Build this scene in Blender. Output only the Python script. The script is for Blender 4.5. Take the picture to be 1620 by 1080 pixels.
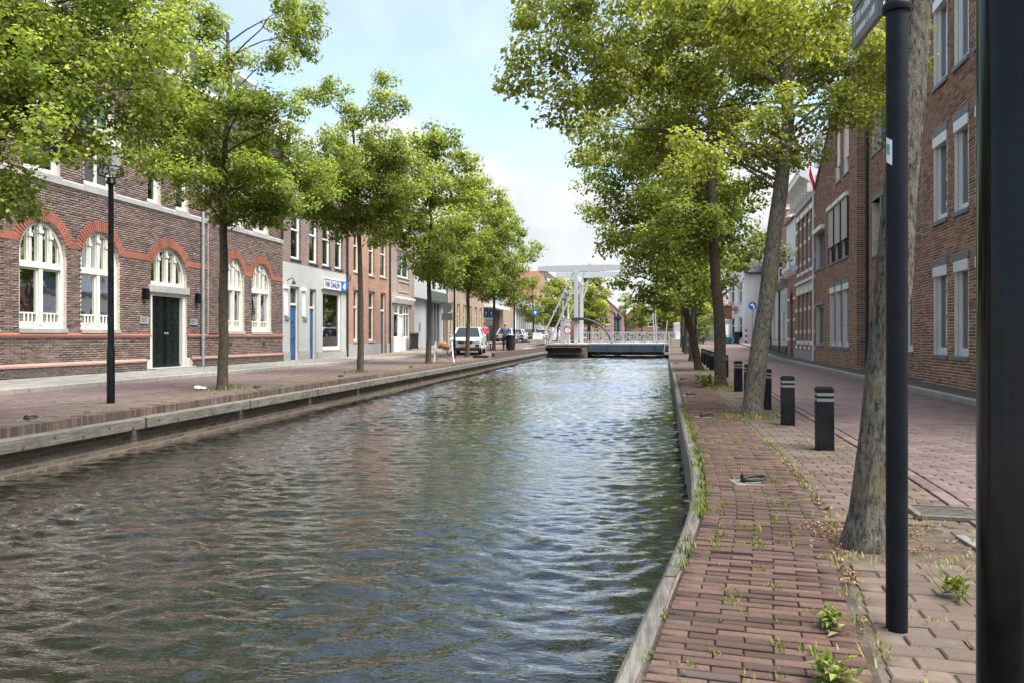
import bpy, math, random
import numpy as np
from mathutils import Vector, Matrix

for o in list(bpy.data.objects): bpy.data.objects.remove(o)
S = bpy.context.scene
C = S.collection
R = math.radians

# ------------------------------------------------------------------ camera, sky, sun, exposure
YAW = math.atan(190 / 1170.0)
cam = bpy.data.cameras.new('camera'); camo = bpy.data.objects.new('camera', cam); C.objects.link(camo)
cam.sensor_width = 36; cam.lens = 26.0; cam.shift_y = -7 / 1620; cam.clip_start = .05; cam.clip_end = 3000
camo.location = (0, 0, 1.1); camo.rotation_euler = (R(90), 0, YAW)
S.camera = camo

SUN_EL, SUN_AZ = 64, 106        # degrees; azimuth clockwise from +Y (a veiled sun, high on the right)
W = bpy.data.worlds.new('World'); S.world = W; W.use_nodes = True
nt = W.node_tree; N = nt.nodes; L = nt.links; N.clear()
def wn(t, **k):
    n = N.new(t)
    for a, b in k.items(): setattr(n, a, b)
    return n
out = wn('ShaderNodeOutputWorld'); bg = wn('ShaderNodeBackground'); L.new(bg.outputs[0], out.inputs[0])
sky = wn('ShaderNodeTexSky', sky_type='NISHITA', sun_disc=False)
sky.sun_elevation = R(SUN_EL); sky.sun_rotation = R(SUN_AZ); sky.air_density = 1.2; sky.dust_density = .5; sky.ozone_density = 2.0
tc = wn('ShaderNodeTexCoord'); sep = wn('ShaderNodeSeparateXYZ'); L.new(tc.outputs['Generated'], sep.inputs[0])
def math_(op, a, b=None, clamp=False):
    n = wn('ShaderNodeMath', operation=op); n.use_clamp = clamp
    for i, q in enumerate((a, b)):
        if q is None: continue
        if isinstance(q, (int, float)): n.inputs[i].default_value = q
        else: L.new(q, n.inputs[i])
    return n.outputs[0]
zz = math_('ADD', math_('MAXIMUM', sep.outputs[2], 0.0), .22)
comb = wn('ShaderNodeCombineXYZ')
L.new(math_('DIVIDE', sep.outputs[0], zz), comb.inputs[0]); L.new(math_('DIVIDE', sep.outputs[1], zz), comb.inputs[1])
def noise(vec, scale, detail, rough, w=None):
    n = wn('ShaderNodeTexNoise'); n.inputs['Scale'].default_value = scale; n.inputs['Detail'].default_value = detail; n.inputs['Roughness'].default_value = rough
    L.new(vec, n.inputs['Vector']); return n.outputs['Fac']
def ramp(fac, a, b):
    n = wn('ShaderNodeMapRange'); n.interpolation_type = 'SMOOTHSTEP'; n.inputs[1].default_value = a; n.inputs[2].default_value = b
    L.new(fac, n.inputs[0]); return n.outputs[0]
veil = ramp(noise(comb.outputs[0], .9, 6, .62), .27, .72)                      # thin high veil
lowhaze = ramp(sep.outputs[2], .55, .02)                                      # clouds pile up towards the horizon
# a field of cumulus: cells of direction space, thicker low over the horizon
cum = noise(tc.outputs['Generated'], 3.1, 9, .58)
band = math_('MULTIPLY', ramp(sep.outputs[2], .40, .12), .34)
cumm = ramp(math_('ADD', cum, band), .66, .74)
m1 = math_('MAXIMUM', math_('MULTIPLY', veil, .72), cumm)
m2 = math_('MAXIMUM', m1, math_('MULTIPLY', lowhaze, .30), True)
shade = ramp(noise(tc.outputs['Generated'], 6.0, 7, .6), .30, .72)
ccol = wn('ShaderNodeMixRGB'); ccol.inputs[1].default_value = (2.5, 2.65, 2.8, 1); ccol.inputs[2].default_value = (3.4, 3.42, 3.42, 1); L.new(shade, ccol.inputs[0])
mix = wn('ShaderNodeMixRGB'); L.new(m2, mix.inputs[0]); L.new(sky.outputs[0], mix.inputs[1]); L.new(ccol.outputs[0], mix.inputs[2])
L.new(mix.outputs[0], bg.inputs[0]); bg.inputs[1].default_value = 0.10

sl = bpy.data.lights.new('sun', 'SUN'); sl.energy = 3.4; sl.angle = R(50); sl.color = (1, .95, .87)
so = bpy.data.objects.new('sun', sl); C.objects.link(so)
az, el = R(SUN_AZ), R(SUN_EL)
sd = Vector((math.sin(az) * math.cos(el), math.cos(az) * math.cos(el), math.sin(el)))
so.rotation_euler = sd.to_track_quat('Z', 'Y').to_euler(); so.location = (0, -20, 40)
S.view_settings.view_transform = 'Standard'; S.view_settings.look = 'None'; S.view_settings.gamma = 1
S.view_settings.use_curve_mapping = False
S.view_settings.exposure = 1.72
S.render.engine = 'CYCLES'
S.cycles.use_denoising = True
S.cycles.max_bounces = 6; S.cycles.transparent_max_bounces = 12; S.cycles.diffuse_bounces = 3; S.cycles.glossy_bounces = 3
S.cycles.sample_clamp_indirect = 6; S.cycles.caustics_reflective = False; S.cycles.caustics_refractive = False

# ------------------------------------------------------------------ materials
MATS = {}
def nodes_of(name):
    m = bpy.data.materials.new(name); m.use_nodes = True; MATS[name] = m
    t = m.node_tree; t.nodes.clear()
    o = t.nodes.new('ShaderNodeOutputMaterial'); p = t.nodes.new('ShaderNodeBsdfPrincipled'); t.links.new(p.outputs[0], o.inputs[0])
    return m, t, p, o
def tnoise(t, vec, scale, detail=4, rough=.55):
    n = t.nodes.new('ShaderNodeTexNoise'); n.inputs['Scale'].default_value = scale; n.inputs['Detail'].default_value = detail; n.inputs['Roughness'].default_value = rough
    if vec is not None: t.links.new(vec, n.inputs['Vector'])
    return n.outputs['Fac']
def tramp(t, fac, stops):
    n = t.nodes.new('ShaderNodeValToRGB'); cr = n.color_ramp
    while len(cr.elements) > 1: cr.elements.remove(cr.elements[-1])
    cr.elements[0].position = stops[0][0]; cr.elements[0].color = (*stops[0][1], 1)
    for p_, c_ in stops[1:]:
        e = cr.elements.new(p_); e.color = (*c_, 1)
    t.links.new(fac, n.inputs[0]); return n.outputs[0]
def tmix(t, fac, a, b, mode='MIX'):
    n = t.nodes.new('ShaderNodeMixRGB'); n.blend_type = mode
    for i, q in enumerate((fac, a, b)):
        if isinstance(q, (int, float)): n.inputs[i].default_value = q
        elif isinstance(q, tuple): n.inputs[i].default_value = (*q, 1)
        else: t.links.new(q, n.inputs[i])
    return n.outputs[0]
def tmath(t, op, a, b=0.0):
    n = t.nodes.new('ShaderNodeMath'); n.operation = op
    for i, q in enumerate((a, b)):
        if isinstance(q, (int, float)): n.inputs[i].default_value = q
        else: t.links.new(q, n.inputs[i])
    return n.outputs[0]
def tmap(t, fac, a, b, c=0., d=1.):
    n = t.nodes.new('ShaderNodeMapRange'); n.inputs[1].default_value = a; n.inputs[2].default_value = b; n.inputs[3].default_value = c; n.inputs[4].default_value = d
    t.links.new(fac, n.inputs[0]); return n.outputs[0]
def tbump(t, p, h, strength, dist):
    b = t.nodes.new('ShaderNodeBump'); b.inputs['Strength'].default_value = strength; b.inputs['Distance'].default_value = dist
    t.links.new(h, b.inputs['Height']); t.links.new(b.outputs[0], p.inputs['Normal']); return b
def tpos(t): return t.nodes.new('ShaderNodeNewGeometry').outputs['Position']
def mul(c, k): return tuple(min(1, x * k) for x in c)

def plain(name, col, rough=.55, metal=0., var=.12, scale=5., bump=.15, bscale=60., bdist=.003, spec=.5, dirt=None, dirt_amt=.35, coat=0):
    """Paint, stone or metal with uneven tone, fine relief and some wear."""
    m, t, p, o = nodes_of(name); pos = tpos(t)
    c = tmix(t, tmap(t, tnoise(t, pos, scale, 5), .3, .7), mul(col, 1 - var), mul(col, 1 + var))
    if dirt: c = tmix(t, tmap(t, tnoise(t, pos, scale * .45, 7, .68), .48, .72, 0, dirt_amt), c, dirt)
    t.links.new(c, p.inputs['Base Color'])
    t.links.new(tmap(t, tnoise(t, pos, scale * 3, 4), .3, .7, max(0.02, rough - .1), min(1, rough + .1)), p.inputs['Roughness'])
    p.inputs['Metallic'].default_value = metal; p.inputs['Specular IOR Level'].default_value = spec; p.inputs['Coat Weight'].default_value = coat
    if bump: tbump(t, p, tnoise(t, pos, bscale, 5), bump, bdist)
    return m

def brickmat(name, stops, rough=.8, grime=(.05, .045, .04), grime_amt=.35, scale=1.1, bump=.4, lichen=None, lichen_amt=.4):
    """One brick, paver or tile each with its own tone: the random per-piece tint, then grain and dirt."""
    m, t, p, o = nodes_of(name); pos = tpos(t)
    a = t.nodes.new('ShaderNodeAttribute'); a.attribute_name = 'tint'
    oi = t.nodes.new('ShaderNodeObjectInfo')
    fac = tmath(t, 'FRACT', tmath(t, 'ADD', a.outputs['Fac'], oi.outputs['Random']))
    c = tramp(t, fac, stops)
    c = tmix(t, .35, c, tmix(t, tmap(t, tnoise(t, pos, 55, 4), .25, .75), (.25, .25, .25), (1, 1, 1)), 'MULTIPLY')
    c = tmix(t, tmap(t, tnoise(t, pos, scale, 7, .66), .45, .72, 0, grime_amt), c, grime)
    if lichen: c = tmix(t, tmap(t, tnoise(t, pos, 2.7, 8, .72), .55, .68, 0, lichen_amt), c, lichen)
    t.links.new(c, p.inputs['Base Color']); p.inputs['Roughness'].default_value = rough; p.inputs['Specular IOR Level'].default_value = .3
    tbump(t, p, tnoise(t, pos, 90, 5, .7), bump, .004)
    return m

def brickwall_mat(name, stops, mortar, bw=.22, rh=.0625, ms=.009, grime=(.06, .05, .045), axis='XZ', rough=.85):
    """Brickwork too far away to tell the bricks apart singly."""
    m, t, p, o = nodes_of(name)
    tcx = t.nodes.new('ShaderNodeTexCoord'); s_ = t.nodes.new('ShaderNodeSeparateXYZ'); t.links.new(tcx.outputs['Object'], s_.inputs[0])
    cb = t.nodes.new('ShaderNodeCombineXYZ')
    if axis == 'XZ':
        t.links.new(tmath(t, 'ADD', s_.outputs[0], s_.outputs[1]), cb.inputs[0]); t.links.new(s_.outputs[2], cb.inputs[1])
    else:
        t.links.new(s_.outputs[0], cb.inputs[0]); t.links.new(s_.outputs[1], cb.inputs[1])
    b = t.nodes.new('ShaderNodeTexBrick'); t.links.new(cb.outputs[0], b.inputs['Vector'])
    b.inputs['Scale'].default_value = 1; b.inputs['Brick Width'].default_value = bw; b.inputs['Row Height'].default_value = rh
    b.inputs['Mortar Size'].default_value = ms; b.inputs['Mortar Smooth'].default_value = .1; b.inputs['Bias'].default_value = 0
    b.inputs['Color1'].default_value = (0, 0, 0, 1); b.inputs['Color2'].default_value = (1, 1, 1, 1); b.inputs['Mortar'].default_value = (.5, .5, .5, 1)
    c = tramp(t, b.outputs['Color'], stops)
    c = tmix(t, b.outputs['Fac'], c, mortar)
    pos = tpos(t)
    c = tmix(t, tmap(t, tnoise(t, pos, .8, 7, .66), .45, .75, 0, .35), c, grime)
    c = tmix(t, .3, c, tmix(t, tmap(t, tnoise(t, pos, 30, 4), .25, .75), (.4, .4, .4), (1, 1, 1)), 'MULTIPLY')
    t.links.new(c, p.inputs['Base Color']); p.inputs['Roughness'].default_value = rough; p.inputs['Specular IOR Level'].default_value = .3
    tbump(t, p, tmath(t, 'SUBTRACT', 1.0, b.outputs['Fac']), .5, .006)
    return m

def glassmat(name, tint=(.75, .8, .8), boost=.10):
    m, t, p, o = nodes_of(name); t.nodes.remove(p)
    tr = t.nodes.new('ShaderNodeBsdfTransparent'); tr.inputs[0].default_value = (*tint, 1)
    gl = t.nodes.new('ShaderNodeBsdfGlossy'); gl.inputs['Roughness'].default_value = .02; gl.inputs[0].default_value = (.95, .97, 1, 1)
    fr = t.nodes.new('ShaderNodeFresnel'); fr.inputs[0].default_value = 1.52
    b = t.nodes.new('ShaderNodeBump'); b.inputs['Strength'].default_value = .12; b.inputs['Distance'].default_value = .02
    t.links.new(tnoise(t, tpos(t), 1.7, 2), b.inputs['Height']); t.links.new(b.outputs[0], gl.inputs['Normal'])
    mx = t.nodes.new('ShaderNodeMixShader'); t.links.new(tmath(t, 'ADD', fr.outputs[0], boost), mx.inputs[0])
    t.links.new(tr.outputs[0], mx.inputs[1]); t.links.new(gl.outputs[0], mx.inputs[2]); t.links.new(mx.outputs[0], o.inputs[0])
    return m

def leafmat(name, stops, transl=.55):
    m, t, p, o = nodes_of(name)
    a = t.nodes.new('ShaderNodeAttribute'); a.attribute_name = 'tint'
    c = tramp(t, a.outputs['Fac'], stops)
    p.inputs['Roughness'].default_value = .55; p.inputs['Specular IOR Level'].default_value = .35
    t.links.new(c, p.inputs['Base Color'])
    tr = t.nodes.new('ShaderNodeBsdfTranslucent'); t.links.new(tmix(t, 1.0, c, (1.25, 1.2, .55), 'MULTIPLY'), tr.inputs[0])
    mx = t.nodes.new('ShaderNodeMixShader'); mx.inputs[0].default_value = transl
    t.links.new(p.outputs[0], mx.inputs[1]); t.links.new(tr.outputs[0], mx.inputs[2]); t.links.new(mx.outputs[0], o.inputs[0])
    return m

def barkmat(name, dark, light, lichen=None, lam=.5):
    m, t, p, o = nodes_of(name)
    mp = t.nodes.new('ShaderNodeMapping'); mp.inputs['Scale'].default_value = (1, 1, .3); t.links.new(tpos(t), mp.inputs[0])
    f = tnoise(t, mp.outputs[0], 48, 8, .72)
    c = tramp(t, f, [(.38, dark), (.5, mul(light, .6)), (.62, light)])
    v = t.nodes.new('ShaderNodeTexVoronoi'); v.inputs['Scale'].default_value = 60; t.links.new(tpos(t), v.inputs['Vector'])
    c = tmix(t, tmap(t, v.outputs['Distance'], .05, .25, .75, 0), c, (.34, .34, .30))
    if lichen: c = tmix(t, tmap(t, tnoise(t, tpos(t), 5, 8, .75), .53, .63, 0, lam), c, lichen)
    t.links.new(c, p.inputs['Base Color']); p.inputs['Roughness'].default_value = .9; p.inputs['Specular IOR Level'].default_value = .2
    tbump(t, p, f, 1.0, .035)
    return m

def woodmat(name, a, b, along='Y'):
    m, t, p, o = nodes_of(name)
    mp = t.nodes.new('ShaderNodeMapping'); mp.inputs['Scale'].default_value = (1, .06, 1) if along == 'Y' else (.06, 1, 1); t.links.new(tpos(t), mp.inputs[0])
    f = tnoise(t, mp.outputs[0], 60, 6, .65)
    c = tramp(t, f, [(.3, a), (.7, b)])
    c = tmix(t, tmap(t, tnoise(t, tpos(t), 2.2, 7, .7), .45, .7, 0, .6), c, mul(a, .6))
    c = tmix(t, tmap(t, tnoise(t, tpos(t), 3.5, 8, .75), .56, .66, 0, .5), c, (.10, .12, .03))
    t.links.new(c, p.inputs['Base Color']); p.inputs['Roughness'].default_value = .85
    tbump(t, p, f, .7, .008); return m

DK = lambda c, k=.75: mul(c, k)
SB = [(0, (.09, .062, .056)), (.35, (.145, .095, .083)), (.7, (.195, .13, .112)), (.92, (.245, .168, .142)), (1, (.105, .088, .086))]
brickmat('school_brick', SB, grime=(.05, .035, .03), grime_amt=.25)
brickmat('red_brick', [(0, (.30, .10, .065)), (.5, (.38, .14, .09)), (1, (.26, .095, .065))], grime_amt=.25)
brickmat('pink_brick', [(0, (.38, .21, .18)), (.5, (.44, .26, .22)), (1, (.32, .18, .15))], grime_amt=.35)
brickmat('plinth_brick', [(0, (.10, .08, .078)), (.5, (.14, .11, .10)), (1, (.175, .14, .13))], grime=(.04, .05, .03))
AB = [(0, (.17, .085, .06)), (.2, (.30, .148, .098)), (.6, (.41, .21, .136)), (.9, (.5, .285, .19)), (1, (.22, .118, .084))]
brickmat('flat_brick', AB, grime_amt=.18)
brickmat('quay_brick', [(0, (.060, .038, .031)), (.3, (.098, .056, .043)), (.6, (.127, .073, .056)), (.85, (.157, .098, .076)), (1, (.085, .066, .057))], grime=(.065, .05, .042), grime_amt=.5, bump=.8, lichen=(.17, .14, .12), lichen_amt=.3)
brickmat('verge_brick', [(0, (.095, .067, .055)), (.4, (.13, .093, .076)), (.8, (.165, .124, .10)), (1, (.11, .09, .08))], grime=(.095, .074, .052), grime_amt=.6, bump=.8, lichen=(.20, .165, .12), lichen_amt=.4)
brickmat('road_brick', [(0, (.115, .077, .074)), (.4, (.155, .108, .103)), (.8, (.19, .138, .13)), (1, (.13, .104, .10))], grime=(.13, .10, .095), grime_amt=.4, bump=.6, lichen=(.23, .18, .165), lichen_amt=.25)
brickmat('pavement_tile', [(0, (.20, .195, .175)), (.5, (.25, .245, .22)), (1, (.30, .29, .265))], grime=(.14, .14, .10), grime_amt=.5)
brickmat('kerb_brick', [(0, (.075, .05, .042)), (.5, (.12, .085, .07)), (1, (.16, .12, .10))], grime=(.05, .055, .03), grime_amt=.5, lichen=(.24, .22, .19), lichen_amt=.4)
plain('mortar_school', (.60, .545, .48), .9, bump=.4, dirt=(.2, .17, .14))
plain('mortar_flat', (.76, .67, .52), .9, bump=.4)
plain('joint_sand', (.085, .07, .052), .95, var=.35, scale=9, bump=.8, bdist=.01, dirt=(.15, .12, .075), dirt_amt=.7)
plain('joint_dark', (.045, .036, .028), .95, var=.5, scale=7, bump=.8, bdist=.01, dirt=(.16, .135, .10), dirt_amt=.8)
plain('soil', (.075, .055, .04), .95, var=.5, scale=14, bump=1, bscale=70, bdist=.02, dirt=(.16, .09, .05), dirt_amt=.7)
plain('concrete', (.36, .35, .32), .85, var=.15, scale=8, bump=.4, dirt=(.18, .17, .13))
plain('pit_stone', (.17, .16, .145), .9, var=.3, scale=12, bump=.6, dirt=(.09, .08, .05), dirt_amt=.6)
plain('plate_stone', (.17, .16, .145), .85, var=.25, scale=14, bump=.4, dirt=(.13, .12, .1), dirt_amt=.5)
plain('grate_iron', (.16, .145, .13), .6, .5, var=.35, scale=25, bump=.3, dirt=(.12, .07, .04), dirt_amt=.6)
plain('gloss_black', (.005, .0055, .0058), .14, spec=.22, var=.3, scale=7, bump=.06, bscale=14, bdist=.002, dirt=(.02, .022, .024), dirt_amt=.4)
plain('kerb_stone', (.34, .32, .29), .85, var=.18, scale=9, bump=.4, dirt=(.19, .17, .14), dirt_amt=.5)
plain('stone', (.33, .32, .31), .75, var=.14, scale=4, bump=.25, dirt=(.2, .18, .16))
plain('bluestone', (.16, .175, .195), .6, var=.15, scale=6, bump=.15)
plain('cream_paint', (.68, .68, .60), .4, var=.05, scale=3, bump=.05, dirt=(.45, .45, .38), dirt_amt=.25)
plain('white_paint', (.76, .76, .74), .4, var=.05, scale=3, bump=.05, dirt=(.5, .49, .45), dirt_amt=.3)
plain('beige_paint', (.62, .53, .36), .5, var=.06, bump=.05)
plain('plaster_grey', (.41, .42, .41), .9, var=.07, scale=1.5, bump=.2, dirt=(.30, .30, .29), dirt_amt=.4)
plain('plaster_white', (.72, .72, .70), .9, var=.05, scale=1.2, bump=.15, dirt=(.48, .47, .44), dirt_amt=.35)
plain('plaster_cream', (.62, .58, .50), .9, var=.06, scale=1.2, bump=.15, dirt=(.42, .4, .34), dirt_amt=.35)
plain('black_paint', (.008, .013, .013), .3, spec=.3, var=.3, scale=9, bump=.05, dirt=(.03, .033, .032))
plain('black_steel', (.005, .0065, .008), .30, spec=.2, var=.35, scale=7, bump=.1, bscale=120, dirt=(.014, .016, .018), dirt_amt=.5)
plain('navy_steel', (.006, .0085, .012), .42, spec=.18, var=.35, scale=7, bump=.12, bscale=140, dirt=(.014, .017, .021), dirt_amt=.45)
plain('bollard_black', (.007, .0085, .010), .6, spec=.18, var=.4, scale=9, bump=.3, bscale=90, dirt=(.03, .03, .029), dirt_amt=.5)
plain('bollard_band', (.20, .205, .20), .6, var=.12, bump=.1)
plain('blue_paint', (.028, .10, .24), .45, var=.12, bump=.06)
plain('slate_blue', (.055, .085, .125), .45, var=.12, bump=.06)
plain('steel_grey', (.28, .31, .34), .45, .5, var=.15, bump=.08)
plain('zinc', (.34, .37, .39), .5, .35, var=.15, scale=3, bump=.1)
plain('dark_metal', (.03, .033, .036), .5, .3, bump=.1)
plain('sign_blue', (.01, .12, .44), .4, var=.06, bump=0)
plain('sign_navy', (.012, .045, .15), .4, var=.06, bump=0)
plain('sign_white', (.78, .79, .79), .4, var=.04, bump=0)
plain('sign_red', (.50, .02, .025), .4, var=.06, bump=0)
plain('sign_grey', (.19, .205, .19), .5, var=.08, bump=.05)
plain('screen_beige', (.50, .41, .33), .9, var=.05, scale=2, bump=.2, bscale=200)
plain('curtain', (.72, .74, .73), .9, var=.08, scale=3, bump=.3, bscale=10, bdist=.02)
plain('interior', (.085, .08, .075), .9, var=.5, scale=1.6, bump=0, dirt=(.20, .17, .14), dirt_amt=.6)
plain('roof_slate', (.065, .07, .08), .6, var=.3, scale=6, bump=.4)
plain('roof_tile', (.20, .095, .065), .8, var=.25, scale=5, bump=.5)
plain('beige_cladding', (.40, .35, .31), .8, var=.1, bump=.2)
plain('grey_cladding', (.44, .455, .46), .6, var=.06, bump=.06)
plain('dark_glass_green', (.05, .065, .055), .25, var=.2, bump=0)
plain('bridge_white', (.50, .52, .53), .4, var=.05, bump=.06, dirt=(.45, .44, .40), dirt_amt=.35)
plain('bridge_blue', (.035, .055, .085), .5, var=.2, bump=.1, dirt=(.07, .065, .06))
plain('bridge_dark', (.05, .07, .08), .5, .3, var=.2, bump=.1)
plain('rubber', (.012, .012, .012), .8, var=.2, bump=.2)
plain('car_white', (.74, .77, .76), .25, var=.02, bump=0, coat=.6)
plain('car_silver', (.48, .51, .53), .25, .3, var=.02, bump=0, coat=.6)
plain('car_dark', (.02, .022, .028), .22, .3, var=.02, bump=0, coat=.6)
plain('car_glass', (.035, .05, .055), .06, var=.1, bump=0)
plain('alloy', (.45, .46, .48), .35, .8, bump=0)
plain('plate_yellow', (.70, .40, .02), .5, bump=0)
plain('tail_red', (.42, .012, .015), .25, bump=0)
plain('lamp_glass', (.55, .60, .62), .15, var=.05, bump=0)
plain('skin', (.45, .27, .20), .6, bump=.05)
plain('cloth_blue', (.10, .13, .19), .9, bump=.3)
plain('cloth_dark', (.03, .035, .05), .9, bump=.3)
plain('cloth_pink', (.62, .06, .12), .9, bump=.3)
plain('straw', (.55, .47, .36), .9, bump=.3)
plain('bin_dark', (.02, .023, .022), .5, var=.2, bump=.1)
plain('turquoise', (.03, .30, .30), .5, bump=.1)
plain('firewood', (.42, .24, .14), .85, var=.35, scale=14, bump=.5)
plain('rust', (.14, .065, .03), .85, var=.4, scale=30, bump=.5)
plain('iron', (.035, .035, .034), .65, .4, var=.4, scale=30, bump=.4)
plain('bicycle_red', (.36, .10, .09), .4, bump=0)
brickwall_mat('wall_brown', [(0, (.14, .09, .075)), (.5, (.19, .12, .098)), (1, (.24, .155, .125))], (.38, .33, .28))
brickwall_mat('wall_orange', [(0, (.34, .165, .11)), (.5, (.42, .215, .145)), (1, (.47, .265, .185))], (.40, .31, .24))
brickwall_mat('wall_taupe', [(0, (.27, .20, .17)), (.5, (.33, .25, .21)), (1, (.38, .30, .255))], (.36, .31, .27))
brickwall_mat('wall_tan', [(0, (.25, .17, .12)), (.5, (.31, .22, .155)), (1, (.36, .27, .20))], (.38, .32, .25))
brickwall_mat('wall_red', [(0, (.24, .095, .064)), (.5, (.32, .135, .09)), (1, (.38, .18, .12))], (.50, .42, .35))
brickwall_mat('quay_wall_brick', [(0, (.15, .11, .08)), (.5, (.22, .17, .13)), (1, (.28, .225, .175))], (.31, .27, .22), grime=(.05, .045, .02), axis='XZ')
brickwall_mat('paving_far', [(0, (.125, .084, .08)), (.5, (.165, .117, .112)), (1, (.20, .148, .14))], (.10, .08, .07), bw=.21, rh=.105, ms=.006, axis='XY')
brickwall_mat('paving_verge', [(0, (.115, .08, .065)), (.5, (.15, .106, .086)), (1, (.18, .135, .11))], (.10, .08, .056), bw=.21, rh=.07, ms=.007, axis='XY', grime=(.13, .12, .06))
brickwall_mat('paving_side', [(0, (.22, .19, .15)), (.5, (.27, .235, .19)), (1, (.31, .27, .22))], (.17, .15, .12), bw=.3, rh=.3, ms=.008, axis='XY')
glassmat('glass'); glassmat('shop_glass', (.7, .74, .74), .22); glassmat('dark_glass', (.28, .32, .33), .16)
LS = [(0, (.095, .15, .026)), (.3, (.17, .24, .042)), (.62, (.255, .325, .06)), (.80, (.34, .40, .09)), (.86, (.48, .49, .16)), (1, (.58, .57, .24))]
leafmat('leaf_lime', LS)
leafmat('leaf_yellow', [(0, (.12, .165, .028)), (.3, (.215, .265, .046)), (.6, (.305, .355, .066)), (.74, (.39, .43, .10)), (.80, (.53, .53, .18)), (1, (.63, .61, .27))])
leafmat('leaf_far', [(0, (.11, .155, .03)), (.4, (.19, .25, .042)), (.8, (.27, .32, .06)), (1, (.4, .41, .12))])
leafmat('weed_leaf', [(0, (.09, .13, .025)), (.5, (.15, .20, .035)), (1, (.28, .29, .07))], .25)
leafmat('dry_leaf', [(0, (.13, .07, .035)), (.5, (.24, .13, .06)), (.8, (.34, .21, .11)), (1, (.40, .32, .20))], .1)
leafmat('dry_grass', [(0, (.22, .20, .06)), (.5, (.34, .30, .12)), (1, (.20, .26, .05))], .2)
leafmat('flower_red', [(0, (.10, .14, .03)), (.45, (.16, .2, .04)), (.5, (.5, .05, .05)), (1, (.62, .16, .12))], .2)
barkmat('bark_grey', (.035, .031, .025), (.25, .23, .185), (.23, .20, .07), .55)
barkmat('bark_brown', (.028, .021, .015), (.15, .12, .088), (.10, .10, .045), .4)
woodmat('timber', (.06, .054, .046), (.22, .205, .18))
def M(n): return MATS[n]

# ------------------------------------------------------------------ mesh helpers
def link(o, parent=None):
    C.objects.link(o)
    if parent is not None: o.parent = parent
    return o
def tag(o, label=None, cat=None, group=None, kind=None):
    if label: o['label'] = label
    if cat: o['category'] = cat
    if group: o['group'] = group
    if kind: o['kind'] = kind
    return o
def empty(name, loc=(0, 0, 0), rz=0., label=None, cat=None, group=None):
    o = bpy.data.objects.new(name, None); C.objects.link(o); o.location = loc; o.rotation_euler = (0, 0, rz); o.empty_display_size = .2
    return tag(o, label, cat, group)

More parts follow.
